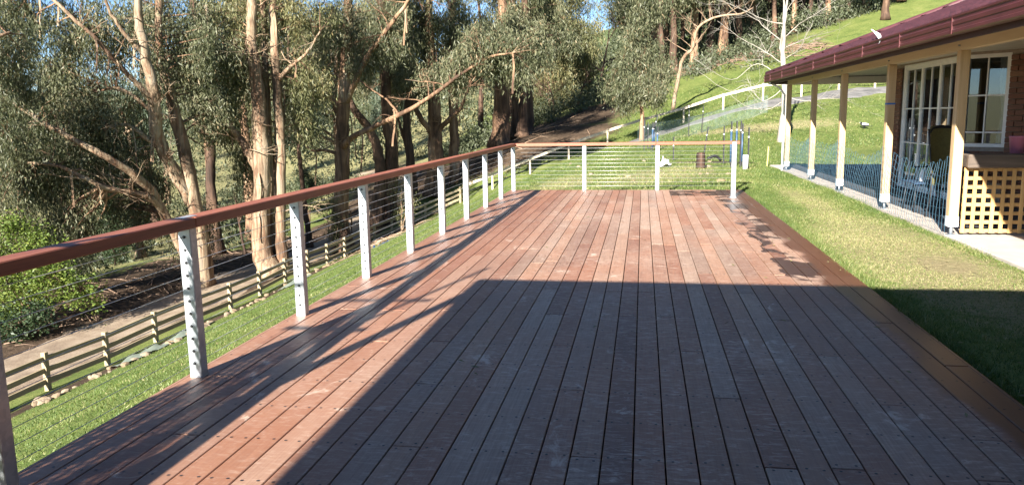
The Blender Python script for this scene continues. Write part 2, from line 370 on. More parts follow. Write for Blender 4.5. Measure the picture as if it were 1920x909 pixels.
def np_mesh(name, V, Fq, tint=None):
    me = bpy.data.meshes.new(name); V = np.ascontiguousarray(V, np.float32); Fq = np.ascontiguousarray(Fq, np.int32); k = Fq.shape[1]
    me.vertices.add(len(V)); me.vertices.foreach_set('co', V.ravel())
    me.loops.add(Fq.size); me.loops.foreach_set('vertex_index', Fq.ravel())
    me.polygons.add(len(Fq)); me.polygons.foreach_set('loop_start', np.arange(0, Fq.size, k, dtype=np.int32))
    try: me.polygons.foreach_set('loop_total', np.full(len(Fq), k, np.int32))
    except Exception: pass
    if tint is not None:
        a = me.attributes.new('tint', 'FLOAT', 'POINT'); a.data.foreach_set('value', np.ascontiguousarray(tint, np.float32))
    me.update(calc_edges=True); return me

def smooth_line(pts, k=6):                               # Catmull-Rom
    P = [Vector(p) for p in pts]
    if len(P) < 3: return [P[0].lerp(P[-1], i/k) for i in range(k+1)]
    P = [P[0]*2-P[1]]+P+[P[-1]*2-P[-2]]; out = []
    for i in range(1, len(P)-2):
        for j in range(k):
            t = j/k; a, b, c, d = P[i-1], P[i], P[i+1], P[i+2]
            out.append(0.5*((2*b)+(c-a)*t+(2*a-5*b+4*c-d)*t*t+(3*b-a-3*c+d)*t**3))
    out.append(P[-2]); return out

# ------------------------------------------------------------------ terrain
CP = []
for Y in (-12, -4, 4, 12, 20, 28, 36):
    s = min(1, max(0, (Y-20)/30.0))
    if Y <= 15: CP += [(-3.1, Y, -0.75), (-6, Y, -1.75)]
    CP += [(-9.5, Y, -3.15), (-13.5, Y, -4.85), (-15.5, Y, -5.42-0.012*max(0, Y-17)), (-18, Y, -5.75), (-21, Y, -5.85), (-24, Y, -5.5), (-30, Y, -6.4), (-45, Y, -8.5)]
CP += [(2.3, Y, -0.035) for Y in (-12, -4, 3, 8, 13, 18)]+[(3.7, Y, -0.03) for Y in (-12, -4, 3, 8, 13, 18, 23)]+[(9, Y, -0.1) for Y in (-12, 0, 10, 18)]
CP += [(-3.0, 19, -0.75), (-1, 20, -0.30), (1, 20, -0.14), (-6, 21, -1.9), (-4.5, 27, -1.0), (0.5, 27, -0.12), (-8, 32, -2.4), (-4, 36, -0.75), (-1, 36, 0.15), (-12, 38, -4.4), (-9, 42, -2.9)]
CP += [(-15.3, 46, -5.3), (-12.6, 47.5, -4.3), (-7.9, 48, -2.45), (-4.6, 49, -1.1), (2, 50, 0.85), (8.2, 50, 2.35), (2.8, 44, 0.75), (6.2, 46, 1.7)]
CP += [(6, 25, -0.15), (7, 28.5, -0.32), (11, 29, -0.3), (5, 36, 0.13), (11, 40, 0.45), (12.8, 47, 1.9), (14, 55, 3.3), (17, 63, 4.9), (17.7, 72, 6.6), (29, 85, 11.9), (25, 60, 4.5), (22, 40, 0.8), (20, 25, -0.2)]
CP += [(11.6, 78, 7.2), (5, 75, 5.5), (2.2, 68, 3.8), (-1, 62, 1.5), (-8.7, 62, 0.3), (-9.5, 54, -0.7), (-11.6, 55, -1.4), (-14.2, 55, -3.1), (-18, 50, -5.2), (-20, 60, -4.8), (-30, 60, -6.8)]
CP += [(-60, 60, -9), (-60, 0, -9.5), (-60, -40, -9), (-60, 120, -7), (-25, 100, -2.5), (-12, 100, 2), (10, 110, 12), (30, 120, 19), (55, 120, 24), (60, 60, 10), (60, 0, 3), (30, 0, 0.2), (30, -30, 0), (0, -30, 0), (-30, -30, -6.4)]
CP += [(-150, 150, -4), (-110, 230, 3), (-40, 190, 9), (0, 200, 18), (60, 220, 34), (-250, 250, 10), (-260, 60, 4), (-120, 60, -8), (200, 200, 50), (200, 0, 20), (0, -200, 0), (-200, -200, -5), (200, -200, 10)]
CP += [(-60, 330, 22), (60, 360, 58), (-300, 420, 20), (0, 600, 60), (-600, 300, 22), (-600, -200, 12), (600, 300, 80), (600, -300, 30), (0, -600, 0), (-400, 700, 30), (500, 700, 80)]
CP = np.array(CP, float)
def tps_fit(P, lam=0.02):
    n = len(P); S = 50.0; X = P[:, :2]/S
    d2 = ((X[:, None]-X[None])**2).sum(-1); K = np.where(d2 > 0, d2*np.log(np.maximum(d2, 1e-12))*0.5, 0)
    A = np.zeros((n+3, n+3)); A[:n, :n] = K+lam*np.eye(n)*0.02; A[:n, n] = 1; A[:n, n+1:] = X; A[n, :n] = 1; A[n+1:, :n] = X.T
    w = np.linalg.solve(A, np.concatenate([P[:, 2], [0, 0, 0]])); return X, w, S
TX, TW, TS = tps_fit(CP)
def hgt(x, y):
    q = np.stack([np.ravel(x), np.ravel(y)], -1)/TS; n = len(TX); out = np.empty(len(q))
    for i in range(0, len(q), 20000):
        s = q[i:i+20000]; d2 = ((s[:, None]-TX[None])**2).sum(-1); K = np.where(d2 > 0, d2*np.log(np.maximum(d2, 1e-12))*0.5, 0)
        out[i:i+20000] = K @ TW[:n]+TW[n]+s @ TW[n+1:]
    qx, qy = np.ravel(x), np.ravel(y); far = np.clip((np.hypot(qx, qy-20)-12)/30, 0, 1)
    out += far*0.10*(np.sin(qx*0.9+qy*0.35)*np.cos(qy*0.7-qx*0.2)+0.6*np.sin(qx*2.1-qy*1.3))
    return out.reshape(np.shape(x))
def hz(x, y): return float(hgt(np.array([x]), np.array([y]))[0])
def hit(px, py, y0=17.0, y1=400.0, n=900):                # where a sight line meets the terrain
    g = ray(px, py); Ys = y0*(y1/y0)**np.linspace(0, 1, n); P = CAM[None]+g[None]*(Ys/g[1])[:, None]
    below = P[:, 2] <= hgt(P[:, 0], P[:, 1]); i = int(np.argmax(below)) if below.any() else n-1
    return Vector(P[i])
def grow_axis(lo, hi, step, ext, ratio=1.13):
    a = list(np.arange(lo, hi+1e-6, step)); s = step; x = hi; up = []
    while x < ext[1]: s *= ratio; x += s; up.append(x)
    s = step; x = lo; dn = []
    while x > ext[0]: s *= ratio; x -= s; dn.append(x)
    return np.array(dn[::-1]+a+up)
DX0, DX1, DY0, DY1 = -2.845, 2.042, -3.0, 16.75            # deck footprint
gx = grow_axis(-26, 20, 0.5, (-900, 900)); gy = grow_axis(-6, 66, 0.5, (-900, 1200))
gx = np.sort(np.append(gx, [DX0-0.02, DX0+0.06, DX1-0.06, DX1+0.002]));
GX, GY = np.meshgrid(gx, gy); GZ = hgt(GX, GY)
under = (GX > DX0) & (GX < DX1-0.02) & (GY > DY0) & (GY < DY1-0.2); GZ = np.where(under, np.minimum(GZ, -0.45), GZ)
nx, ny = len(gx), len(gy); I = np.arange(nx*ny).reshape(ny, nx)
FQ = np.stack([I[:-1, :-1], I[:-1, 1:], I[1:, 1:], I[1:, :-1]], -1).reshape(-1, 4)
gm = np_mesh('ground', np.stack([GX, GY, GZ], -1).reshape(-1, 3), FQ)
ROADC = [(-18.4, -30), (-18.4, -10), (-18.5, 5), (-18.6, 18), (-18.6, 28), (-18.6, 38), (-18.6, 46), (-19.5, 56), (-22, 68), (-27, 82), (-36, 98)]
def dist_poly(X, Y, line):
    D = np.full(np.shape(X), 1e9)
    for (ax, ay), (bx, by) in zip(line[:-1], line[1:]):
        dx, dy = bx-ax, by-ay; t = np.clip(((X-ax)*dx+(Y-ay)*dy)/(dx*dx+dy*dy), 0, 1); D = np.minimum(D, np.hypot(X-ax-t*dx, Y-ay-t*dy))
    return D
def blob(X, Y, cx, cy, rx, ry, rot=0.0):
    c, s = math.cos(rot), math.sin(rot); u = (X-cx)*c+(Y-cy)*s; v = -(X-cx)*s+(Y-cy)*c
    return np.clip(1.35-np.hypot(u/rx, v/ry), 0, 1)
def dirt_at(X, Y):
    dr = dist_poly(X, Y, ROADC); d = np.clip(1.25-np.abs(dr-2.0)/3.2, 0, 1)*(X < -16.2)
    d = np.maximum(d, blob(X, Y, -23.0, 15, 3.2, 45)); d = np.maximum(d, blob(X, Y, -14.6, 60, 9, 9)); d = np.maximum(d, blob(X, Y, -9, 65, 10, 9, 0.1)); d = np.maximum(d, blob(X, Y, -8, 55, 8, 5, 0.1))
    d = np.maximum(d, blob(X, Y, 5, 81, 12, 4.5, 0.35)); d = np.maximum(d, blob(X, Y, 18, 92, 14, 6, 0.4)); d = np.maximum(d, blob(X, Y, -14.6, 25, 0.55, 24)*0.95)
    d = np.maximum(d, blob(X, Y, -9.5, 38, 2.2, 8, 0.5)*0.8)
    d = np.maximum(d, blob(X, Y, 3.2, 8.6, 0.4, 0.9)*0.8); d = np.maximum(d, blob(X, Y, 3.5, 5.6, 0.9, 1.6)*0.75)
    d = np.maximum(d, blob(X, Y, 2.6, 27.5, 2.2, 0.7)*0.9)
    return d
def dry_at(X, Y):
    d = blob(X, Y, 3.0, 9.5, 0.8, 4.2)*1.25; d = np.maximum(d, blob(X, Y, 3.0, 15, 0.42, 5.0)*0.95); d = np.maximum(d, blob(X, Y, 2.35, 12.0, 0.2, 2.0)*0.6)
    d = np.maximum(d, blob(X, Y, 0.6, 23, 2.4, 4.0, -0.3)*0.8); d = np.maximum(d, blob(X, Y, -2.6, 25, 1.6, 3.2, 0.3)*0.7); d = np.maximum(d, blob(X, Y, 2.6, 19.0, 1.3, 1.3)*0.45)
    d = np.maximum(d, 0.62*np.clip((-23.5-X)/4, 0, 1)); d = np.maximum(d, blob(X, Y, -20, 85, 30, 22)*0.6)
    d = np.maximum(d, blob(X, Y, 6.0, 41.5, 6.5, 1.5, 0.22)*0.75); d = np.maximum(d, blob(X, Y, 20, 75, 6, 3, 0.3)*0.5)
    return d
for nm, fn in (('dirt', dirt_at), ('dry', dry_at)):
    a = gm.attributes.new(nm, 'FLOAT', 'POINT'); a.data.foreach_set('value', fn(GX, GY).ravel().astype(np.float32))
gm.polygons.foreach_set('use_smooth', np.ones(len(gm.polygons), bool))
tag(obj('ground', gm, 'ground_turf'), 'grassy hillside sloping down to the left and up behind the house', 'ground', kind='structure')

def ribbon(name, line, width, mat, label, cat, lift=0.03, wob=0.25):
    L = smooth_line([Vector((x, y, 0)) for x, y in line], 14); V = []; K = 9
    for i, p in enumerate(L):
        d = (L[min(i+1, len(L)-1)]-L[max(i-1, 0)]).normalized(); nrm = Vector((d.y, -d.x, 0))
        for k in range(K):
            t = (k/(K-1)-0.5)*width*(1+wob*0.4*math.sin(i*0.9)); 
            if k in (0, K-1): t += rnd.uniform(-wob, wob)
            q = p+nrm*t; V.append((q.x, q.y))
    V = np.array(V); edge = np.tile([1]+[0]*(K-2)+[1], len(L)); Z = hgt(V[:, 0], V[:, 1])+np.where(edge, -0.06, lift)
    I = np.arange(len(V)).reshape(-1, K); Fq = np.stack([I[:-1, :-1], I[:-1, 1:], I[1:, 1:], I[1:, :-1]], -1).reshape(-1, 4)
    me = np_mesh(name, np.column_stack([V, Z]), Fq); me.polygons.foreach_set('use_smooth', np.ones(len(me.polygons), bool))
    return tag(obj(name, me, mat), label, cat, kind='structure')
ribbon('dirt_road', ROADC, 3.9, 'road_dirt', 'pale dirt road running behind the rail fence under the trees', 'road', 0.06)
ribbon('gravel_path', [(-8.2, 45.3), (-5, 46.0), (-1, 46.6), (3, 47.2), (8, 48.6), (14, 51.8), (22, 55.5)], 2.9, 'gravel', 'grey gravel track climbing the hill in front of the pale rail', 'path', 0.05, 0.4)

# ------------------------------------------------------------------ deck
deck = tag(empty('timber_deck', (0, 0, 0)), 'weathered red-brown timber deck of long boards running to the far railing', 'deck')
PITCH, GAP, TH = 0.148, 0.0075, 0.022
JOINT = {-10: 5.25, -9: 4.36, -8: 3.47, -2: 3.46, -3: 4.36, -4: 5.24, -6: 7.03, -7: 4.91, -11: 6.14, 0: 6.98, 1: 6.12, 2: 5.2, 3: 4.33, 4: 3.46, 8: 5.2, 9: 4.33, 10: 3.45, 7: 6.1, 6: 7.01, 5: 4.86, -13: 5.2, 12: 6.1, 13: 8.6}
screws = MB()
JY = [3.46+0.44*k for k in range(-14, 31)]
for r in range(-19, 14):
    x0 = -0.03+PITCH*r+GAP/2; x1 = x0+PITCH-GAP
    ys = []; j = JOINT.get(r, 3.46+0.88*rnd.randint(0, 4)+0.44*rnd.randint(0, 1))
    y = j
    while y < DY1-0.8: ys.append(y); y += rnd.choice([3.52, 3.96, 4.4, 4.84, 5.28])
    y = j-rnd.choice([3.52, 4.4, 5.28])
    while y > DY0+0.5: ys.append(y); y -= rnd.choice([3.52, 4.4])
    ys = [DY0]+sorted(ys)+[DY1-0.002*rnd.random()]
    for a, b in zip(ys[:-1], ys[1:]):
        dz = rnd.uniform(-0.0012, 0.0008)
        m = MB().box(x0, x1, a+0.004, b-0.004, -TH+dz, dz, 0.003); m.build('plank', 'deck_board', deck)
    for yy in JY:
        if yy < 2.4 or yy > DY1: continue
        near = [q for q in ys if abs(q-yy) < 0.06]
        for y2 in ([near[0]-0.035, near[0]+0.035] if near else [yy]):
            for xx in (x0+0.03, x1-0.03):
                k = 6; R = 0.0078; xx2 = xx+rnd.uniform(-.005, .005); y3 = y2+rnd.uniform(-.006, .006)
                screws.add([(xx2+R*math.cos(2*math.pi*i/k), y3+R*math.sin(2*math.pi*i/k), 0.0016) for i in range(k)], [tuple(range(k))])
tag(screws.build('deck_screw', 'black_steel', deck), kind='stuff')
jm = MB().box(DX0+0.03, DX1-0.03, -0.022, 0.022, -0.20, -TH-0.002).mesh('joist')
for yy in JY:
    o = obj('joist', jm, 'joist_wood', deck); o.location = (0, yy, 0)
MB().box(DX0-0.022, DX0-0.001, DY0, DY1+0.022, -0.21, -0.003, 0.002).build('fascia_board', 'deck_board', deck)
MB().box(DX0-0.001, DX1+0.001, DY1+0.001, DY1+0.022, -0.21, -0.003, 0.002).build('fascia_board', 'deck_board', deck)
MB().box(DX1+0.001, DX1+0.022, DY0, DY1+0.022, -0.21, -0.004, 0.002).build('fascia_board', 'deck_board', deck)
for yy in (-2, 1.5, 5, 8.5, 12, 16):
    MB().box(DX0+0.08, DX0+0.18, yy, yy+0.1, hz(DX0, yy)-0.5, -0.2).build('stump', 'joist_wood', deck)

# ------------------------------------------------------------------ balustrade
bal = tag(empty('balustrade', (-2.79, 4.3, 0)), 'wire balustrade with galvanised posts and red-brown timber handrail round the deck', 'balustrade')
bal_m = Matrix.Translation((2.79, -4.3, 0))
def bpart(mb, name, mat, parent=None):
    o = mb.build(name, mat, parent or bal)
    if parent is None: o.matrix_parent_inverse = bal_m
    return o
PW, PD = 0.082, 0.075
PY = [4.293+1.5394*k for k in range(-3, 9)]
WZ = [0.095+0.0805*k for k in range(11)]
PX = -2.775
TOPZ = 0.952
def gpost(x, y, top=TOPZ, w=PW, d=PD, holes='y'):
    m = MB().box(x-w/2, x+w/2, y, y+d, -0.2 if x < -2.7 else 0.001, top, 0.004)
    p = bpart(m, 'post', 'galvanised_steel')
    h = MB()
    for z in WZ:
        if holes == 'y':
            h.tube([(x, y-0.004, z), (x, y+d+0.004, z)], 0.0095, 8)
        else: h.tube([(x-w/2-0.004, y+d/2, z), (x+w/2+0.004, y+d/2, z)], 0.0075, 8)
    g = h.build('grommet', 'black_rubber', p); g['kind'] = 'stuff'
    b = MB().box(x-w/2-0.02, x+w/2+0.02, y-0.012, y+d+0.012, 0.0012, 0.0072, 0.002)
    return p
for y in PY: gpost(PX, y)
EY = PY[-1]+0.0
for px in (1095.5, 1232.0):
    q = at(px, 356, EY); gpost(q.x, EY, holes='x')
xe = at(1375.5, 356, EY).x; gpost(xe, EY, holes='x')
for z in WZ:
    for a, b in zip(PY[:-1], PY[1:]):
        L = MB().tube([(PX, a+PD, z), (PX, b, z)], 0.0018, 6, smooth=True); bpart(L, 'wire', 'wire_steel')
    bpart(MB().tube([(PX+PW/2, EY+PD/2, z), (xe-PW/2, EY+PD/2, z)], 0.0022, 6), 'wire', 'wire_steel')
RW, RH = 0.125, 0.066
RJ = [PY[0]-0.4, PY[1]+0.04, PY[3]+0.04, PY[6]+0.04, PY[8]+0.04, EY+PD/2+RW/2]
for a, b in zip(RJ[:-1], RJ[1:]):
    bpart(MB().box(PX-RW/2, PX+RW/2, a+0.002, b-0.002, TOPZ+0.001, TOPZ+RH, 0.006), 'handrail', 'handrail_timber')
for a, b in ((PX+RW/2+0.002, 0.27), (0.274, xe+0.10)):
    bpart(MB().box(a, b, EY+PD/2-RW/2, EY+PD/2+RW/2, TOPZ+0.001, TOPZ+RH, 0.006), 'handrail', 'handrail_timber')
for y in (PY[3]+0.04, PY[1]+0.04):
    bpart(MB().box(PX-0.03, PX+0.03, y-0.075, y+0.075, TOPZ+RH+0.001, TOPZ+RH+0.004, 0.001), 'joint_plate', 'wire_steel')
gq = at(1374.5, 371, 15.12); gp = MB().box(gq.x-0.041, gq.x+0.041, 15.12, 15.2, 0.001, 1.055, 0.004)
gate_post = tag(empty('gate_post', (gq.x, 15.16, 0)), 'bright freestanding galvanised post at the far right corner of the deck', 'post')
o = gp.build('post_tube', 'galvanised_steel', gate_post); o.matrix_parent_inverse = Matrix.Translation((-gq.x, -15.16, 0))
o = MB().box(gq.x-0.065, gq.x+0.065, 15.095, 15.225, 0.0012, 0.009, 0.002).build('base_plate', 'galvanised_steel', gate_post); o.matrix_parent_inverse = Matrix.Translation((-gq.x, -15.16, 0))

# ------------------------------------------------------------------ house
house = tag(empty('veranda_house', (0, 0, 0)), 'brick house with maroon tiled roof and pine post veranda on the right', 'house')
HP = [10.5, 13.3, 16.25, 18.95, 22.1]; HX = 3.87
slab_z = 0.02
MB().box(3.80, 13.0, -6.0, 24.4, -0.6, slab_z, 0.01).build('slab', 'concrete', house)
simple('dark_floor', (0.055, 0.058, 0.065), 0.7, nscale=4, namt=.25)
MB().box(4.18, 12.9, 10.75, 24.3, slab_z+0.001, slab_z+0.012).build('inner_floor', 'dark_floor', house)  # thin sheet, darker than the slab, laid over its inner part
for i, y in enumerate(HP):
    p = MB().box(HX-0.058, HX+0.058, y-0.058, y+0.058, 0.14, 2.30, 0.006).build('veranda_post', 'pine_post', house)
    MB().box(HX-0.061, HX+0.061, y-0.061, y+0.061, 0.13, 0.26, 0.003).build('sleeve', 'white_plastic', p)
    m = MB().tube([(HX, y, slab_z), (HX, y, 0.131)], 0.022, 8); m.box(HX-0.05, HX+0.05, y-0.05, y+0.05, slab_z, slab_z+0.008); m.build('stirrup', 'grey_bracket', p)
    if i == 1: MB().box(HX-0.0605, HX+0.0605, y-0.0605, y+0.0605, 1.68, 1.705).build('tape', 'blue_tape', p)
    for k in range(2): MB().tube([(HX-0.05, y+0.0, 2.36+0.07*k), (HX-0.026-0.045, y, 2.36+0.07*k)], 0.011, 8).build('bolt', 'grey_bracket', p)
ROOF_END = 22.45
MB().box(HX-0.045, HX+0.045, 3.0, ROOF_END-0.3, 2.302, 2.50, 0.004).build('beam', 'pine_beam', house)
MB().box(HX+0.047, 12.9, ROOF_END-0.42, ROOF_END-0.33, 2.302, 2.48, 0.004).build('beam', 'cream_soffit', house)
MB().box(HX-0.30, 13.0, 2.6, ROOF_END-0.05, 2.505, 2.52).build('soffit', 'cream_soffit', house)
# fascia, gutter
EX = 3.27
MB().box(EX+0.125, EX+0.15, 2.4, ROOF_END, 2.33, 2.50, 0.002).build('fascia', 'dark_fascia', house)
def profile_run(prof, y0, y1, n=1):
    m = MB(); k = len(prof)
    vs = [(x, y, z) for y in (y0, y1) for x, z in prof]
    fs = [(i, i+1, k+i+1, k+i) for i in range(k-1)]; m.add(vs, fs); return m
gut = [(EX+0.124, 2.42), (EX+0.09, 2.385), (EX+0.02, 2.385), (EX, 2.40), (EX, 2.43), (EX+0.008, 2.437), (EX+0.008, 2.475), (EX, 2.482), (EX-0.002, 2.52), (EX+0.006, 2.53), (EX+0.006, 2.555), (EX-0.006, 2.565), (EX-0.006, 2.585), (EX+0.012, 2.585), (EX+0.014, 2.41), (EX+0.03, 2.395), (EX+0.12, 2.40), (EX+0.124, 2.56)]
gm_ = profile_run(gut, 2.4, ROOF_END+0.06).build('gutter', 'maroon_paint', house)
g2 = MB().box(EX-0.004, EX+0.123, ROOF_END+0.061, ROOF_END+0.065, 2.39, 2.58); g2.build('gutter_end', 'maroon_paint', gm_)
# hipped tile roof: courses of rolled tiles, real steps
def roof_slope(name, P0, du, dv, nu, nv, mat, parent, clipf=None, course=0.37, roll=0.165):
    P0 = np.array(P0, float); du = np.array(du, float); dv = np.array(dv, float); nrm = np.cross(du, dv); nrm /= np.linalg.norm(nrm); nrm *= np.sign(nrm[2])
    V = []; Fs = []
    for c in range(nv):
        cu = int(nu*4)
        for e, (v, lift) in enumerate(((c, 0.055), (c+1.02, 0.012), (c, 0.0))):
            for i in range(cu+1):
                u = i/4.0; h = lift+0.022*max(0, math.cos(2*math.pi*u)) if e < 2 else -0.01
                V.append(P0+du*(u*roll)+dv*(v*course)+nrm*h)
        b = c*3*(cu+1)
        for i in range(cu):
            Fs += [(b+i, b+i+1, b+cu+1+i+1, b+cu+1+i), (b+2*(cu+1)+i, b+2*(cu+1)+i+1, b+i+1, b+i)]
    V = np.array(V); Fs = np.array(Fs)
    if clipf is not None: Fs = Fs[clipf(V[Fs].mean(1))]
    return obj(name, np_mesh(name, V, Fs), mat, parent)
PTCH = math.radians(20); cp, sp_ = math.cos(PTCH), math.sin(PTCH)
RZ0 = 2.545
roofm = roof_slope('roof', (EX+0.03, -6.0, RZ0), (0, 1, 0), (cp, 0, sp_), (ROOF_END+6.05)/0.165, 15, 'maroon_tile', house, lambda C: (C[:, 0]-EX) < (ROOF_END+0.1-C[:, 1]))
roof_slope('roof_end', (EX+0.03, ROOF_END+0.03, RZ0), (1, 0, 0), (0, -cp, sp_), 10.6/0.165, 14, 'maroon_tile', roofm, lambda C: ((C[:, 0]-EX) > (ROOF_END+0.0-C[:, 1])) & ((13.8-C[:, 0]) > (ROOF_END-C[:, 1])))
roof_slope('roof_back', (13.75, -6.0, RZ0), (0, 1, 0), (-cp, 0, sp_), (ROOF_END+6.05)/0.165, 15, 'maroon_tile', roofm, lambda C: (13.8-C[:, 0]) < (ROOF_END+0.1-C[:, 1]))
MB().tube([(EX+0.05, ROOF_END, RZ0+0.07), (EX+5.2, ROOF_END-5.2, RZ0+0.07+5.15*sp_/cp)], 0.07, 8).build('hip_cap', 'maroon_tile', roofm)
MB().box(EX+0.1, 13.7, ROOF_END-0.02, ROOF_END, 2.33, 2.54).build('fascia', 'dark_fascia', house)
dp = MB().tube([(HX-0.10, 22.2, 0.0), (HX-0.10, 22.2, 2.05), (HX-0.25, 22.2, 2.25), (EX+0.08, 22.2, 2.38)], 0.028, 8); dp.build('downpipe', 'white_paint', house)
for k in range(11):
    yk = 4.0+1.75*k; MB().box(EX-0.0072, EX+0.02, yk, yk+0.022, 2.39, 2.588, 0.002).build('gutter_strap', 'maroon_paint', gm_)
# walls: long wall with glazed doors, chamfered corner with window
WX = 5.2; WY1, WY0 = 17.75, 14.1; CH = 2.4
cdir = Vector((1, -1, 0)).normalized(); cn = Vector((-1, -1, 0)).normalized()
C1 = Vector((WX, WY0, 0)); C2 = C1+cdir*CH
wall = MB()
wall.box(WX+0.02, WX+0.24, 17.12, WY1-0.02, slab_z, 2.50)
wall.box(WX+0.02, WX+0.24, WY0, 17.12, 2.475, 2.503)
wall.box(WX+0.24, 12.9, WY1-0.24, WY1-0.02, slab_z, 2.50)
wall.build('wall', 'mortar', house)
w0d, w1d, wz0, wz1 = 0.06, 0.72, 0.97, 2.46
def cpt(d, out, z): q = C1+cdir*d+cn*out; return Vector((q.x, q.y, z))
def facet_box(m, d0, d1, o0, o1, z0, z1, bev=0.0):
    M = Matrix(((cdir.x, cn.x, 0, C1.x), (cdir.y, cn.y, 0, C1.y), (0, 0, 1, 0), (0, 0, 0, 1)))
    # mirrored frame keeps boxes closed
    return m.box(d0, d1, o0, o1, z0, z1, bev, M)
cw = MB(); facet_box(cw, 0.0, w1d, -0.24, -0.02, slab_z, wz0); facet_box(cw, w1d, CH, -0.24, -0.02, slab_z, 2.50); facet_box(cw, 0.0, w1d, -0.24, -0.02, wz1, 2.502)
cw.build('chamfer_wall', 'mortar', house)
sw = MB().box(C2.x, 12.9, C2.y-0.0, C2.y+0.2, slab_z, 2.5); sw.build('side_wall', 'mortar', house)
BL, BH, BD, MJ = 0.230, 0.076, 0.035, 0.010
bm_ = MB().box(0, BL, -BD, 0, 0, BH, 0.004).mesh('brick'); bmh = MB().box(0, BL/2-MJ/2, -BD, 0, 0, BH, 0.004).mesh('brick_half')
def bricks(origin, d, out, L, z0, z1):
    ang = math.atan2(d.y, d.x); k = 0; z = z0
    flip = Vector((-math.sin(ang), math.cos(ang), 0)).dot(out) < 0   # local -Y side must face out
    while z+BH <= z1+0.02:
        u = 0.0; first = k % 2 == 1
        while u < L-0.05:
            half = first or (L-u) < BL-0.02; first = False
            o = obj('brick', bmh if half else bm_, 'clay_brick', house)
            q = origin+d*u; o.location = (q.x+out.x*(BD-0.012+rnd.uniform(-.003, .003)), q.y+out.y*(BD-0.012), z); o.rotation_euler = (0, 0, ang)
            u += (BL/2+MJ/2 if half else BL+MJ)
        z += BH+MJ; k += 1
# local +x along d, local -y must be outward
bricks(cpt(w1d+0.01, -0.02, 0), cdir, cn, 1.0, slab_z, 2.46)
bricks(cpt(0.0, -0.02, 0), cdir, cn, 0.70, 0.40, 0.95)
bricks(Vector((WX+0.02, WY1-0.02, 0)), Vector((0, -1, 0)), Vector((-1, 0, 0)), 0.60, slab_z, 2.46)
# glazed doors
def glazing(name, P, d, out, L, z0, z1, leaves, cols, rows, lab):
    ang = math.atan2(d.y, d.x); M = Matrix.Translation(P) @ Matrix.Rotation(ang, 4, 'Z')
    w = MB(); fw = 0.06
    w.box(0, L, -0.05, 0.05, z1-fw, z1, 0.004, M); w.box(0, L, -0.07, 0.06, z0, z0+fw, 0.004, M)
    w.box(0, fw, -0.05, 0.05, z0+fw, z1-fw, 0.004, M); w.box(L-fw, L, -0.05, 0.05, z0+fw, z1-fw, 0.004, M)
    f = w.build(name, 'white_paint', house); f['label'] = lab
    lw = (L-2*fw)/leaves
    for i in range(leaves):
        a = fw+i*lw; b = a+lw; s = MB(); sw_ = 0.045
        if leaves > 1:
            for (p, q, r, t) in ((a, a+sw_, z0+fw, z1-fw), (b-sw_, b, z0+fw, z1-fw), (a+sw_, b-sw_, z0+fw, z0+fw+sw_), (a+sw_, b-sw_, z1-fw-sw_, z1-fw)): s.box(p+0.001, q-0.001, -0.03, 0.03, r+0.001, t-0.001, 0.003, M)
            s.build('sash', 'white_paint', f); A, B, Z0, Z1 = a+sw_, b-sw_, z0+fw+sw_, z1-fw-sw_
        else: A, B, Z0, Z1 = a, b, z0+fw, z1-fw
        cwid = (B-A)/cols; tot = sum(rows); zz = Z0; acc = []
        for r in rows: acc.append((zz, zz+(Z1-Z0)*r/tot)); zz += (Z1-Z0)*r/tot
        mu = MB()
        for c in range(1, cols): mu.box(A+cwid*c-0.011, A+cwid*c+0.011, -0.022, 0.022, Z0, Z1, 0.003, M)
        for (r0, r1) in acc[1:]: mu.box(A, B, -0.020, 0.020, r0-0.012, r0+0.012, 0.003, M)
        mu.build('glazing_bar', 'white_paint', f)
        for c in range(cols):
            for (r0, r1) in acc:
                MB().box(A+cwid*c+0.004, A+cwid*(c+1)-0.004, -0.003, 0.003, r0+0.004, r1-0.004, 0.0, M).build('pane', 'window_glass', f)
    return f
glazing('glazed_door', Vector((WX+0.06, 17.1, 0)), Vector((0, -1, 0)), None, 2.9, 0.05, 2.47, 3, 2, (0.95, 0.8, 0.9), 'white framed small-paned glass doors behind the veranda posts')
glazing('corner_window', cpt(w0d-0.04, -0.06, 0), cdir, None, w1d-w0d+0.04, wz0, wz1, 1, 2, (0.3, 1.0, 1.0), 'white corner window with small panes and a curtain')
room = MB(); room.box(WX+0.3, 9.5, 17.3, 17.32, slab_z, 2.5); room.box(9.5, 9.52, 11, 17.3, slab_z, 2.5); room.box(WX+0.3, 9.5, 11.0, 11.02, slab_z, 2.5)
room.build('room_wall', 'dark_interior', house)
cu = MB(); pts = []
for i in range(25):
    t = i/24; d = 0.50+0.20*t; pts.append((d, 0.02*math.sin(t*26)))
vs = []; 
for zi in range(9):
    z = 0.9+1.54*zi/8; pin = 1-0.35*math.exp(-((z-1.5)/0.35)**2)
    for d, o_ in pts: q = cpt(0.70-(0.70-d)*pin, -0.16+o_, z); vs.append(tuple(q))
cu.add(vs, [(r*25+i, r*25+i+1, (r+1)*25+i+1, (r+1)*25+i) for r in range(8) for i in range(24)], True); cu.build('curtain', 'curtain_cloth', house)
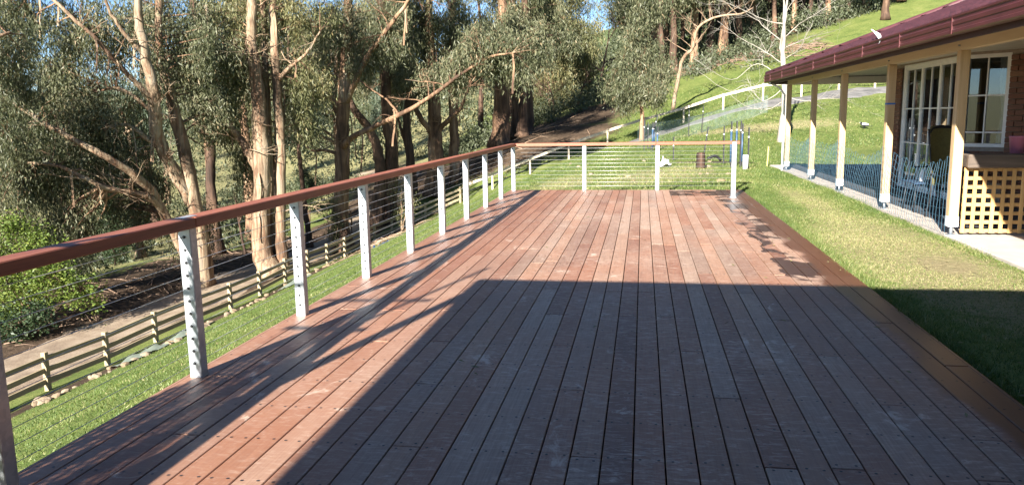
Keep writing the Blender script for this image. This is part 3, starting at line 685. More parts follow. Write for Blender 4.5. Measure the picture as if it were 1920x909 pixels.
# the wing behind the viewer whose eave shades the near boards
WC = (-2.99, 1.82)
MB().box(WC[0]+0.09, WC[0]+0.18, WC[1]-0.17, WC[1]-0.08, 0.002, 2.40, 0.004).build('wing_post', 'pine_post', house)
MB().box(WC[0]+0.05, EX+0.1, WC[1]-0.17, WC[1]-0.09, 2.402, 2.52, 0.004).build('wing_beam', 'pine_beam', house)
wr = MB()
xa, ya = WC; th = 0.09
hw = (EX+0.3-xa)/2; rz_ = 2.6+hw*0.28
wr.add([(xa, ya, 2.60), (EX+0.3, ya, 2.60), (EX+0.3, -9, 2.60), (xa, -9, 2.60), (xa+hw, ya-hw, rz_), (xa+hw, -9+hw, rz_), (xa, ya, 2.53), (EX+0.3, ya, 2.53), (EX+0.3, -9, 2.53), (xa, -9, 2.53)],
       [(0, 1, 4), (1, 2, 5, 4), (2, 3, 5), (3, 0, 4, 5), (0, 6, 7, 1), (1, 7, 8, 2), (2, 8, 9, 3), (3, 9, 6, 0), (6, 9, 8, 7)])
_unused = ([(xa, ya, 2.52), (EX+0.3, ya, 2.52), (EX+0.3, -9, 2.52+10.8*0.30), (xa, -9, 2.52+10.8*0.30), (xa, ya, 2.60), (EX+0.3, ya, 2.60), (EX+0.3, -9, 2.60+10.8*0.30), (xa, -9, 2.60+10.8*0.30)],
       [(0, 3, 2, 1), (4, 5, 6, 7), (0, 1, 5, 4), (1, 2, 6, 5), (2, 3, 7, 6), (3, 0, 4, 7)])
wr.build('wing_roof', 'maroon_tile', house)
MB().box(xa+0.6, 12.0, -4.2, -4.0, 0.0, 3.4).build('wing_wall', 'clay_brick', house)

# lattice, timber bar top, netting, chairs
lat = tag(empty('pine_trellis', (3.96, 10.5, 0)), 'yellow pine square lattice trellis beside the nearest veranda post', 'trellis')
li = Matrix.Translation((-3.96, -10.5, 0))
LZ0, LZ1, LX0, LX1 = 0.05, 0.86, 3.965, 5.2
k = 0; x = LX0
while x < LX1:
    o = MB().box(x, x+0.046, 10.46, 10.472, LZ0, LZ1, 0.002).build('slat', 'lattice_wood', lat); o.matrix_parent_inverse = li; x += 0.110
z = LZ0+0.005
while z < LZ1-0.02:
    o = MB().box(LX0, LX1, 10.473, 10.485, z, z+0.046, 0.002).build('slat', 'lattice_wood', lat); o.matrix_parent_inverse = li; z += 0.110
bar_top = MB().box(3.965, 5.4, 10.36, 10.72, 0.87, 1.04, 0.015).build('bar_top', 'old_timber'); tag(bar_top, 'thick dark weathered timber slab lying along the pine trellis', 'timber slab')
pk = MB().lathe((4.58, 10.55, 1.041), [(0.0, 0), (0.075, 0), (0.095, 0.2), (0.1, 0.2), (0.1, 0.21), (0.09, 0.21), (0.07, 0.01)], 18).build('bucket', 'pink_plastic'); tag(pk, 'small pink bucket on the dark timber slab at the right edge', 'bucket')

def netting(name, label):
    nt = empty(name, (HX-0.07, 16.2, 0)); tag(nt, label, 'netting')
    inv = Matrix.Translation((-(HX-0.07), -16.2, 0))
    for bi, (a, b) in enumerate(zip(HP[:-1], HP[1:])):
        m = MB(); n = int((b-a)/0.11); rows = 10; Pg = {}
        for i in range(n+1):
            t = i/n; sag = 0.16*math.sin(math.pi*t)*(1+0.3*math.sin(bi*2.1)); top = 1.0-sag+0.03*math.sin(i*1.9+bi); lean = 0.12*math.sin(math.pi*t)
            for j in range(rows):
                s = j/(rows-1); jj = rnd.uniform(-.004, .004); z = 0.03+(top-0.03)*s**1.0
                x = HX-0.075+lean*s*s+0.008*math.sin(i*0.35+j*.5)*math.sin(math.pi*t)
                y = a+(b-a)*t+rnd.uniform(-.006, .006)*(1 if 0 < i < n else 0)+0.05*s*math.sin(bi*1.7+1)*math.sin(math.pi*t)
                Pg[i, j] = Vector((x+jj, y, z))
        r = 0.0027
        for i in range(n+1): m.tube([Pg[i, j] for j in range(rows)], r, 3, caps=False)
        for j in range(rows): m.tube([Pg[i, j] for i in range(n+1)], r*0.85, 3, caps=False)
        o = m.build('net_bay', 'net_cord', nt); o.matrix_parent_inverse = inv
netting('plastic_netting', 'blue-green plastic netting strung along the veranda posts')

def camp_chair(loc, rz, back, seat, label, backh=0.62):
    c = tag(empty('camp_chair', loc, rz), label, 'chair'); W, D, SH = 0.56, 0.46, 0.42
    for sx in (-1, 1):
        MB().tube(smooth_line([(sx*W/2, -D/2, 0), (sx*W/2, -D/2+0.03, SH), (sx*W/2, -D/2+0.04, 0.62)], 4), 0.012, 8).build('leg', 'black_steel', c)
        MB().tube(smooth_line([(sx*W/2, D/2+0.06, 0), (sx*W/2, D/2-0.02, SH), (sx*(W/2-0.02), D/2+0.12, SH+backh)], 5), 0.012, 8).build('leg', 'black_steel', c)
        MB().box(sx*W/2-0.03, sx*W/2+0.03, -D/2-0.02, D/2+0.02, 0.62, 0.645, 0.008).build('armrest', 'dark_canvas', c)
    m = MB(); n = 9; vs = []
    for j in range(n):
        for i in range(n):
            u, v = i/(n-1)*2-1, j/(n-1)*2-1; vs.append((u*W/2, v*D/2, SH-0.05*(1-u*u)*(1-v*v)))
    m.add(vs, [(j*n+i, j*n+i+1, (j+1)*n+i+1, (j+1)*n+i) for j in range(n-1) for i in range(n-1)], True); m.build('seat', seat, c)
    m = MB(); vs = []
    for j in range(n):
        for i in range(n):
            u, v = i/(n-1)*2-1, j/(n-1); top = 1-0.03*u**4
            vs.append((u*(W/2-0.01-0.02*v), D/2-0.02+0.13*v+0.05*(1-u*u), SH+0.05+backh*v*top))
    m.add(vs, [(j*n+i, j*n+i+1, (j+1)*n+i+1, (j+1)*n+i) for j in range(n-1) for i in range(n-1)], True); b = m.build('backrest', back, c)
    MB().tube(smooth_line([(-W/2+0.03, D/2+0.115, SH+backh*0.93), (-W/4, D/2+0.15, SH+backh*1.02), (W/4, D/2+0.15, SH+backh*1.02), (W/2-0.03, D/2+0.115, SH+backh*0.93)], 4), 0.022, 8).build('headband', 'dark_canvas', b)
    return c
camp_chair((4.52, 12.1, slab_z+.012), 0.45, 'olive_canvas', 'dark_canvas', 'high-backed olive camp chair behind the netting near the second post', 0.86)
camp_chair((4.72, 13.5, slab_z+.012), -1.2, 'navy_canvas', 'navy_canvas', 'low navy folding chair behind the netting in front of the glass doors', 0.42)
tb = tag(empty('side_table', (4.35, 13.05, slab_z)), 'small navy folding table between the two chairs behind the netting', 'table')
MB().box(-0.22, 0.22, -0.3, 0.3, 0.44, 0.465, 0.006).build('table_top', 'navy_canvas', tb)
for sx in (-1, 1):
    for sy in (-1, 1): MB().tube([(sx*0.19, sy*0.26, 0), (sx*0.17, sy*0.22, 0.44)], 0.011, 8).build('leg', 'black_steel', tb)
bt = MB().lathe((4.32, 13.0, slab_z+0.466), [(0.0, 0), (0.035, 0), (0.037, 0.02), (0.037, 0.13), (0.016, 0.17), (0.016, 0.2), (0.0, 0.2)], 12).build('bottle', 'white_plastic'); tag(bt, 'white bottle standing on the small navy table', 'bottle')

# white scrap caught on the gutter
q = at(1646, 73, 12.05); q.x = EX-0.02; q = Vector((EX-0.02, EX/ (ray(1646, 73)[0]/ray(1646, 73)[1]), 2.60))
sc_ = MB(); vs = []
for i in range(7):
    t = i/6
    for s in (-1, 1): vs.append((q.x+0.04*math.sin(t*4)+s*0.01, q.y+0.30*t-0.15, q.z-0.08+0.22*t+s*0.035*math.sin(math.pi*min(1, t+0.15))))
sc_.add(vs, [(2*i, 2*i+1, 2*i+3, 2*i+2) for i in range(6)], True); tag(sc_.build('white_scrap', 'white_feather'), 'torn white scrap caught on the maroon gutter', 'scrap')

# objects beside the viewer that only show by their shadow on the left boards
pole = tag(empty('aerial_pole', (-3.36, 1.05, -0.8)), 'thin pole with crossbars, seen by its branching shadow on the left boards', 'pole')
pi_ = Matrix.Translation((3.36, -1.05, 0.8))
for m, nme in ((MB().tube([(-3.36, 1.05, -0.9), (-3.36, 1.05, 3.22)], 0.022, 8), 'mast'), (MB().tube([(-4.15, 1.05, 2.48), (-3.2, 1.05, 2.52)], 0.022, 8), 'crossbar'), (MB().tube([(-3.85, 1.05, 2.06), (-3.2, 1.05, 2.06)], 0.025, 8), 'crossbar')):
    o = m.build(nme, 'grey_bracket', pole); o.matrix_parent_inverse = pi_
scr = tag(empty('shade_trellis', (-3.3, 0, 0)), 'lattice trellis, seen by the dappled shade it throws on the near left boards', 'trellis')
si_ = Matrix.Translation((3.3, 0, 0)); y = -2.0
while y < 2.12:
    o = MB().box(-3.300, -3.298, y, y+0.060, -0.8, 1.80).build('slat', 'lattice_wood', scr); o.matrix_parent_inverse = si_; y += 0.092
z = -0.75
while z < 1.76:
    o = MB().box(-3.2975, -3.2955, -2.0, 2.2, z, z+0.056).build('slat', 'lattice_wood', scr); o.matrix_parent_inverse = si_; z += 0.085

# ------------------------------------------------------------------ fences
def fence(name, label, line, mat, post_h, rails, rw, rh, pw, step_posts=True):
    f = tag(empty(name, (line[0][0], line[0][1], hz(*line[0]))), label, 'fence'); inv = Matrix.Translation(f.location).inverted()
    tops = []
    for x, y in line:
        z = hz(x, y); hh = post_h+rnd.uniform(-.03, .03); lean = rnd.uniform(-.01, .01)
        o = MB().box(x-pw/2, x+pw/2, y-pw/2, y+pw/2, z-0.3, z+hh, 0.008).build('post', mat, f); o.matrix_parent_inverse = inv; o.rotation_euler = (0, 0, 0)
        tops.append(Vector((x, y, z)))
    for a, b in zip(tops[:-1], tops[1:]):
        d = (b-a).normalized(); nr = Vector((-d.y, d.x, 0)).normalized()*(pw/2+rw/2+0.002)
        if nr.dot(Vector((1, 0, 0))) < 0: nr = -nr
        for h in rails:
            o = MB().bar(a-nr*0+Vector((0, 0, h+rnd.uniform(-.012, .012)))+d*(pw/2+0.002), b+Vector((0, 0, h+rnd.uniform(-.012, .012)))-d*(pw/2+0.002), rw, rh, 0.004).build('rail', mat, f); o.matrix_parent_inverse = inv
    return f
FL = [(-15.5, 17.3+2.33*k) for k in range(-5, 12)]
FL += [(-15.1, 45.0), (-13.5, 46.9), (-11.4, 47.7)]
fence('rail_fence', 'weathered three-rail timber fence along the near side of the dirt road', FL, 'fence_wood', 1.03, (0.26, 0.56, 0.88), 0.045, 0.14, 0.13)
FU = [(-11.2, 47.9), (-9.4, 48.2), (-7.0, 48.4), (-4.6, 48.9), (-2.2, 49.4), (0.1, 49.9), (2.5, 50.2), (4.9, 50.3), (7.3, 50.6), (9.7, 51.3), (12.1, 52.2), (14.5, 53.2), (17, 54.2), (20, 55.4)]
fence('pale_rail_fence', 'pale new single-rail fence climbing the hill beyond the far railing', FU, 'pale_rail_wood', 1.02, (0.93,), 0.05, 0.16, 0.11)

# ------------------------------------------------------------------ trees
def leaves(anch, per, spread, lmin, lmax, wr, hang=1.0, seed=0):
    g = np.random.default_rng(seed); A = np.repeat(anch, per, 0); n = len(A)
    hub = np.repeat(g.random(len(anch)//5+1), 5)[:len(anch)]; ct = np.repeat(0.55*hub+0.45*g.random(len(anch)), per)
    off = g.normal(size=(n, 3))*np.array(spread); off[:, 2] -= abs(g.normal(size=n))*spread[2]*0.9
    B = A+off; L = g.uniform(lmin, lmax, n)*np.where(g.random(n) < .2, 1.35, 1.0)
    tilt = g.normal(size=(n, 3))*0.55; d = np.stack([tilt[:, 0], tilt[:, 1], -np.ones(n)*hang+tilt[:, 2]*0.6], -1); d /= np.linalg.norm(d, axis=1, keepdims=True)
    r = g.normal(size=(n, 3)); s = np.cross(d, r); s /= np.linalg.norm(s, axis=1, keepdims=True)+1e-9
    W = (L*wr)[:, None]; nn = np.cross(d, s)
    v0 = B; v1 = B+d*(L*0.42)[:, None]+s*W+nn*W*0.5; v2 = B+d*L[:, None]; v3 = B+d*(L*0.42)[:, None]-s*W+nn*W*0.5
    V = np.stack([v0, v1, v2, v3], 1).reshape(-1, 3); Fq = np.arange(n*4).reshape(-1, 4)
    t = np.clip(0.72*ct+0.34*g.random(n)**1.2-0.02+np.where(g.random(n) < 0.05, 0.45, 0), 0, 1)
    return V, Fq, np.repeat(t, 4)
def stem_mesh(m, pts, r0, r1, n=10, sub=6, wob=0.12, flare=0.0):
    L = smooth_line(pts, sub); k = len(L); L = [p+Vector((rnd.gauss(0, 1), rnd.gauss(0, 1), 0))*0.02*(0 < i < k-1) for i, p in enumerate(L)]
    R = [r0+(r1-r0)*(i/(k-1))**0.85+flare*r0*math.exp(-i/(k-1)*14) for i in range(k)]
    m.tube(L, R, n, True, wob); return list(zip(L, R))
def bare_twig(m, p, d, L, r, q, depth=2):
    pts = [p]; dd = d.copy()
    for i in range(5):
        dd = (dd+Vector((q.gauss(0, .22), q.gauss(0, .22), q.gauss(0, .15)))).normalized(); pts.append(pts[-1]+dd*(L/5))
    m.tube(pts, [r*(1-.16*i) for i in range(6)], 5 if depth > 1 else 4, False)
    if depth:
        for _ in range(3):
            k = q.randint(1, 4); a = Vector((q.gauss(0, 1), q.gauss(0, 1), q.gauss(.1, .8))).normalized(); bare_twig(m, pts[k], (dd*.5+a*.6).normalized(), L*q.uniform(.35, .6), r*.5, q, depth-1)
def gum(name, label, base, stems, crowns, bark, leaf, nleaf=22, lsize=(0.14, 0.23), seed=1, group=None, spread=(0.24, 0.24, 0.37), strips=0, cat='tree'):
    """stems: [(points, r0, r1)]; crowns: [(centre, (rx,ry,rz), n_clusters)]; one trunk mesh, one mesh of limbs, one crown."""
    rnd.seed(seed); g = np.random.default_rng(seed)
    t = tag(empty(name, base), label, cat, group); inv = Matrix.Translation(Vector(base)).inverted()
    tm = MB(); nodes = []
    for i, (pts, r0, r1) in enumerate(stems):
        nodes += stem_mesh(tm, pts, r0, r1, 12 if r0 > 0.15 else 8, 7, 0.13, 0.5 if i == 0 else 0.0)
    for _ in range(strips//3):
        p, r = rnd.choice(nodes); L = rnd.uniform(0.6, 2.2); a = rnd.uniform(0, 6.28); q = p+Vector((math.cos(a), math.sin(a), 0))*(r+0.04)
        w = rnd.uniform(.02, .05); vs = []
        for i in range(6):
            s = i/5; c = q+Vector((0.12*s*math.cos(a)+0.05*math.sin(s*5), 0.12*s*math.sin(a), -L*s)); vs += [c+Vector((w, 0, 0)), c-Vector((w, 0, 0))]
        tm.add(vs, [(2*i, 2*i+1, 2*i+3, 2*i+2) for i in range(5)])
    o = tm.build('trunk', bark, t); o.matrix_parent_inverse = inv
    NP = np.array([p for p, r in nodes]); NR = np.array([r for p, r in nodes])
    bmesh_ = MB(); anch = []
    for (c, rad, n) in crowns:
        c = np.array(c)
        # hubs: bough ends from which several sprays hang
        nh = max(1, n//5)
        U = g.normal(size=(nh, 3)); U /= np.linalg.norm(U, axis=1, keepdims=True); H = c+U*np.array(rad)*(g.random((nh, 1))**0.45)
        for hpos in H:
            d2 = ((NP-(hpos-np.array([0, 0, 0.25*rad[2]])))**2).sum(1)+0.8*(NR < 0.02); j = int(np.argmin(d2)); a = Vector(NP[j]); e = Vector(hpos); L = (e-a).length
            if L > 0.25:
                mid = a.lerp(e, 0.5)+Vector((rnd.uniform(-.12, .12)*L, rnd.uniform(-.12, .12)*L, 0.03*L)); rr = min(NR[j]*0.6, 0.02+0.014*L)
                stem_mesh(bmesh_, [a, mid, e], rr, 0.008, 5, 4, 0.0)
            for _ in range(5):
                q = e+Vector((rnd.gauss(0, 1)*0.46, rnd.gauss(0, 1)*0.46, rnd.gauss(0, 1)*0.40))*min(1.0, max(0.5, rad[0]*0.35)); anch.append(q)
                if (q-e).length > 0.2: bmesh_.tube([e, e.lerp(q, 0.5)+Vector((0, 0, 0.08)), q], [0.010, 0.008, 0.004], 3, False)
    if strips:
        q = random.Random(seed+99); tw = MB()
        for _ in range(strips):
            i = q.randrange(len(nodes)); p_, r_ = nodes[i]
            if r_ > 0.28: continue
            a_ = q.uniform(0, 6.28); bare_twig(tw, p_, Vector((math.cos(a_), math.sin(a_)-.3, q.uniform(-.2, .9))).normalized(), q.uniform(.8, 2.6), min(.035, r_*.4), q)
        if tw.v:
            o = tw.build('twig', bark, t); o.matrix_parent_inverse = inv; o['kind'] = 'stuff'
    if bmesh_.v:
        o = bmesh_.build('limb', {'pale_gum_bark': 'brown_gum_bark'}.get(bark, bark), t); o.matrix_parent_inverse = inv; o['kind'] = 'stuff'
    if anch:
        V, Fq, ti = leaves(np.array([tuple(a) for a in anch]), int(nleaf*5.0), spread, lsize[0]*.85, lsize[1]*.88, 0.10, 1.0, seed)
        o = obj('crown', np_mesh('crown', V, Fq, ti), leaf, t); o.matrix_parent_inverse = inv; o['kind'] = 'stuff'
    return t
def S(Y, *pp, base=None):
    P = [at(x, y, Y+(dy if False else 0)) for (x, y) in pp]; return P
def SY(*ppp): return [at(x, y, Y) for (x, y, Y) in ppp]
def ground_base(px, Y, X=None):
    g = ray(px, 400); x = g[0]/g[1]*Y; return Vector((x, Y, hz(x, Y)))
def E3(px, py, Y, rx, ry, n, rd=None, back=1.1):                     # crown ellipsoid measured in picture units
    Y = Y+back; k = Y/FOC; return (tuple(at(px, py, Y)), (rx*k, rd or (rx+ry)*0.5*k, ry*k), n)

# 1: leaning multi-stemmed gum at left
b = ground_base(372, 31.5); b1 = b
gum('gum_tree', 'big multi-stemmed gum leaning left with low sweeping limbs, left of the pale trunk', tuple(b),
    [([b, *SY((369, 395, 31), (334, 233, 30.5), (313, 152, 30.2), (298, 90, 30), (300, -60, 30))], 0.36, 0.12),
     ([*SY((360, 380, 31), (303, 273, 29.8), (288, 167, 29), (270, 91, 28.6), (258, 0, 28.4), (262, -120, 28.4))], 0.30, 0.12),
     ([*SY((296, 215, 29.4), (283, 187, 29), (222, 121, 28), (172, 66, 27.4), (106, 5, 27), (60, -40, 27))], 0.13, 0.05),
     ([*SY((275, 105, 28.7), (240, 70, 28), (205, 20, 27.5), (190, -40, 27))], 0.11, 0.04),
     ([b+Vector((-0.3, -0.2, 0.6)), *SY((303, 390, 30), (253, 329, 28.5), (177, 283, 27.2), (90, 235, 26.5), (20, 190, 26))], 0.24, 0.06),
     ([*SY((310, 400, 30.2), (273, 367, 29), (202, 354, 27.6), (162, 336, 27), (106, 311, 26.6), (40, 305, 26.4))], 0.16, 0.05),
     ([*SY((297, 275, 29.8), (270, 255, 29.4), (240, 235, 29), (205, 240, 28.6))], 0.13, 0.05),
     ([*SY((300, 230, 29.7), (262, 190, 29.3), (222, 165, 29), (190, 170, 28.6))], 0.10, 0.04)],
    [E3(60, 60, 27, 110, 70, 70), E3(200, 60, 28, 100, 70, 70), E3(60, 200, 26.5, 100, 80, 110), E3(190, 200, 28, 70, 50, 55), E3(70, 330, 26.5, 110, 75, 130),
     E3(200, 290, 28.5, 90, 60, 70), E3(230, 400, 29.5, 70, 45, 40), E3(120, 415, 27, 100, 45, 90), E3(380, 90, 30, 70, 60, 70), E3(355, 430, 31, 38, 70, 40), E3(300, 20, 30, 90, 50, 40), E3(390, 200, 30.5, 50, 60, 40), E3(20, 20, 27, 80, 50, 50), E3(130, 130, 27.5, 80, 50, 45), E3(280, 330, 30, 60, 50, 35), E3(30, 440, 27, 70, 40, 40), E3(330, 110, 29.5, 50, 50, 30)],
    'pale_gum_bark', 'gum_leaf', 21, (0.15, 0.25), 3, strips=55)
# 2: pale straight gum
b = ground_base(503, 33.5)
gum('gum_tree', 'tall pale cream gum with three straight smooth stems rising behind the fence', tuple(b),
    [([b, *SY((491, 460, 33.5), (491, 303, 33.3), (486, 202, 33.2), (478, 126, 33), (470, 76, 33), (473, 0, 33), (470, -120, 33))], 0.47, 0.16),
     ([b+Vector((0.5, 0.3, 0)), *SY((526, 440, 34), (526, 283, 34), (518, 152, 34), (511, 0, 34), (508, -120, 34))], 0.30, 0.15),
     ([b+Vector((0.25, 0.7, 0)), *SY((507, 420, 34.6), (505, 290, 34.6), (498, 152, 34.6), (494, 40, 34.6), (490, -100, 34.6))], 0.24, 0.12),
     ([*SY((480, 312, 33.3), (455, 268, 33), (425, 228, 32.6), (412, 187, 32.4), (400, 100, 32.2), (385, 10, 32))], 0.20, 0.07),
     ([*SY((470, 90, 33), (455, 105, 32.7), (448, 130, 32.6), (450, 148, 32.6))], 0.08, 0.03),
     ([*SY((523, 150, 34), (548, 122, 34), (575, 100, 34), (600, 60, 34))], 0.12, 0.04)],
    [E3(425, 190, 32.4, 40, 80, 75), E3(410, 70, 32, 60, 60, 70), E3(450, 300, 33, 26, 50, 25), E3(560, 130, 34, 50, 60, 55), E3(580, 30, 34, 60, 50, 50), E3(440, 20, 33, 60, 45, 40), E3(555, 210, 34.5, 34, 45, 26), E3(500, -30, 34, 90, 40, 40), E3(490, -150, 34, 120, 70, 50)],
    'pale_gum_bark', 'gum_leaf_olive', 20, (0.15, 0.26), 4, strips=45)
# 3: brown trunk with long limb to the right
b = ground_base(643, 41)
gum('gum_tree', 'brown barked gum with a long pale limb reaching out to the right', tuple(b),
    [([b, *SY((639, 420, 41), (642, 303, 41), (644, 202, 41), (649, 101, 41), (652, 25, 41), (655, -100, 41))], 0.50, 0.20),
     ([*SY((644, 275, 40.8), (660, 258, 40.4), (708, 235, 39.8), (783, 197, 39.2), (854, 147, 38.8), (915, 109, 38.5), (960, 100, 38))], 0.19, 0.04),
     ([*SY((648, 195, 41), (682, 121, 40.4), (718, 66, 40), (753, 20, 39.6), (790, -40, 39.4), (850, -110, 38.8))], 0.18, 0.05),
     ([*SY((638, 215, 41), (620, 180, 40.8), (591, 152, 40.5), (566, 131, 40.2), (545, 100, 40))], 0.17, 0.05),
     ([*SY((638, 290, 41), (610, 282, 41), (581, 280, 41), (560, 250, 41))], 0.12, 0.04),
     ([*SY((748, 215, 39.5), (728, 190, 39.4), (700, 170, 39.2), (670, 148, 39))], 0.07, 0.025)],
    [E3(640, 40, 40.5, 70, 60, 75), E3(580, 120, 40.3, 40, 60, 40), E3(740, 40, 39.6, 60, 60, 60), E3(900, 90, 38.4, 60, 50, 70), E3(830, 130, 38.8, 50, 35, 35), E3(690, 110, 40, 40, 40, 30), E3(975, 95, 38.2, 55, 40, 55), E3(560, 210, 40.3, 25, 45, 22), E3(610, 90, 40.5, 55, 70, 50), E3(700, 30, 40, 70, 50, 55), E3(660, -120, 41, 120, 80, 60), E3(740, -200, 41, 110, 80, 50), E3(800, -90, 38.5, 110, 55, 70), E3(880, -110, 38.5, 100, 55, 60), E3(770, -190, 37, 130, 60, 60)],
    'brown_gum_bark', 'gum_leaf', 20, (0.17, 0.29), 5, strips=50)
# 4
b = ground_base(813, 52)
gum('gum_tree', 'gum with orange-brown streaked trunk and forked dark boughs, mid picture behind the railing', tuple(b),
    [([b, *SY((814, 345, 52), (816, 283, 52), (814, 202, 52), (806, 126, 52), (806, 66, 52), (800, -60, 52))], 0.70, 0.22),
     ([*SY((812, 250, 52), (804, 243, 51.8), (780, 205, 51.3), (763, 152, 51), (753, 91, 51), (740, 20, 51))], 0.26, 0.08),
     ([*SY((818, 262, 52), (829, 238, 51.8), (864, 202, 51.4), (880, 160, 51))], 0.24, 0.08),
     ([b+Vector((1.3, 0.8, 0)), *SY((852, 298, 53), (850, 220, 53), (846, 120, 53), (850, 0, 53))], 0.42, 0.2)],
    [E3(790, 60, 51.5, 70, 60, 70), E3(860, 50, 51.5, 60, 60, 60), E3(760, 150, 51, 35, 40, 22), E3(880, 125, 51, 50, 36, 36), E3(760, 90, 51, 60, 60, 45), E3(900, 80, 51.5, 60, 45, 45), E3(810, -80, 52, 100, 70, 50), E3(830, -220, 52, 90, 80, 40)],
    'brown_gum_bark', 'gum_leaf', 20, (0.22, 0.36), 6, strips=40)
# 5-8: dark columns right of centre
for i, (px, Y, r, lab, top) in enumerate([(940, 57, 0.66, 'thick dark column of a gum trunk with rust-red flank, left of the far corner post', 943), (967, 60, 0.36, 'slim dark gum trunk, middle one of the group above the far corner post', 962),
                                        (981, 58, 0.40, 'dark gum trunk, third from left of the group above the far corner post', 985), (992, 63, 0.42, 'dark gum trunk at the right end of the group above the far corner post', 990)]):
    b = ground_base(px, Y); k = Y/FOC
    gum('gum_tree', lab, tuple(b), [([b, at(px, 200, Y), at((px+top)/2, 110, Y), at(top, 20, Y), at(top, -120, Y)], r, r*0.5), ([at(px, 150, Y), at(px+30*(1 if i % 2 else -1), 110, Y), at(px+60*(1 if i % 2 else -1), 60, Y)], r*0.35, 0.06)],
        [E3(930+45*i, 30+10*(i % 2), Y-1, 55, 55, 45), E3(950+45*i, 85, Y-2, 45, 36, 30), E3(940+30*i, -90, Y, 90, 70, 45), E3(960+30*i, -230, Y, 80, 70, 30)], 'brown_gum_bark' if i == 0 else 'dark_gum_bark', 'gum_leaf_olive' if i % 2 else 'gum_leaf', 20, (0.24, 0.38), 20+i, strips=12)
# leaning pair and thin trunk between trees 3 and 4, thin one left of tree 3
b = ground_base(705, 47)
gum('gum_tree', 'dark leaning gum between the long-limbed gum and the forked one', tuple(b), [([b, *SY((712, 305, 47), (692, 243, 47), (662, 202, 46.6), (640, 150, 46.5))], 0.42, 0.15), ([b+Vector((0.6, 0.4, 0)), *SY((735, 300, 47.5), (728, 240, 47.5), (722, 150, 47.5), (715, 40, 47.5), (715, -60, 47.5))], 0.50, 0.2)],
    [E3(720, 60, 47, 60, 60, 60), E3(690, 130, 46.5, 45, 40, 30), E3(750, 120, 47, 30, 50, 25), E3(715, -100, 47, 90, 70, 40)], 'dark_gum_bark', 'gum_leaf', 20, (0.2, 0.33), 30, strips=12)
b = ground_base(772, 50)
gum('gum_tree', 'slender dark crooked gum just left of the forked one', tuple(b), [([b, *SY((771, 310, 50), (762, 230, 50), (768, 150, 50), (760, 40, 50), (764, -60, 50))], 0.36, 0.14), ([*SY((764, 280, 50), (750, 235, 50), (742, 200, 50))], 0.14, 0.05)],
    [E3(770, 30, 50, 60, 60, 50), E3(740, 110, 50, 40, 40, 25)], 'dark_gum_bark', 'gum_leaf_olive', 20, (0.2, 0.34), 31)
b = ground_base(578, 43)
gum('gum_tree', 'thin bent sapling trunk left of the long-limbed gum', tuple(b), [([b, *SY((573, 400, 43), (562, 300, 43), (556, 230, 43), (545, 150, 43), (540, 40, 43))], 0.17, 0.06)],
    [E3(545, 60, 43, 45, 60, 40), E3(540, 200, 43, 25, 40, 16)], 'dark_gum_bark', 'gum_leaf', 20, (0.18, 0.3), 32)
# far left tree reaching in from outside the frame
b = Vector((-25.5, 20.5, hz(-25.5, 20.5)))
gum('gum_tree', 'gum at the far left edge whose boughs hang into the picture', tuple(b), [([b, b+Vector((0.3, 0.6, 5)), b+Vector((0.8, 1.5, 10)), b+Vector((1, 2, 15))], 0.5, 0.2), ([b+Vector((0.5, 1, 7)), *SY((-40, 90, 22.5), (20, 60, 23))], 0.13, 0.04)],
    [E3(-30, 60, 22.5, 90, 80, 60), E3(20, 140, 23.4, 60, 50, 40), E3(0, 250, 23.4, 60, 50, 45), E3(20, 400, 24, 60, 40, 35), E3(-20, 330, 23.5, 60, 50, 35)], 'pale_gum_bark', 'gum_leaf', 20, (0.13, 0.21), 33)
# young dense gum in front of the pale rail
b = hit(1203, 264, 20); Yb = b.y
gum('young_gum_tree', 'young bushy gum with reddish trunk standing before the pale hill rail', tuple(b), [([b-Vector((0, 0, .1)), *SY((1203, 205, Yb), (1200, 150, Yb), (1203, 80, Yb), (1205, 10, Yb))], 0.14, 0.05), ([*SY((1202, 190, Yb), (1225, 160, Yb), (1245, 120, Yb))], 0.05, 0.02), ([*SY((1201, 190, Yb), (1175, 165, Yb), (1155, 140, Yb))], 0.05, 0.02)],
    [E3(1200, 152, Yb, 62, 36, 62, None, -0.35), E3(1165, 155, Yb, 34, 34, 28, None, -0.35), E3(1240, 155, Yb, 28, 34, 24, None, -0.35), E3(1200, 80, Yb, 38, 50, 46, None, -0.35), E3(1208, 15, Yb, 34, 40, 34, None, -0.35), E3(1190, 198, Yb, 40, 12, 9, None, -0.35), E3(1235, 100, Yb, 26, 40, 24, None, -0.35)],
    'brown_gum_bark', 'gum_leaf', 20, (0.17, 0.28), 40, spread=(0.26, 0.26, 0.26))

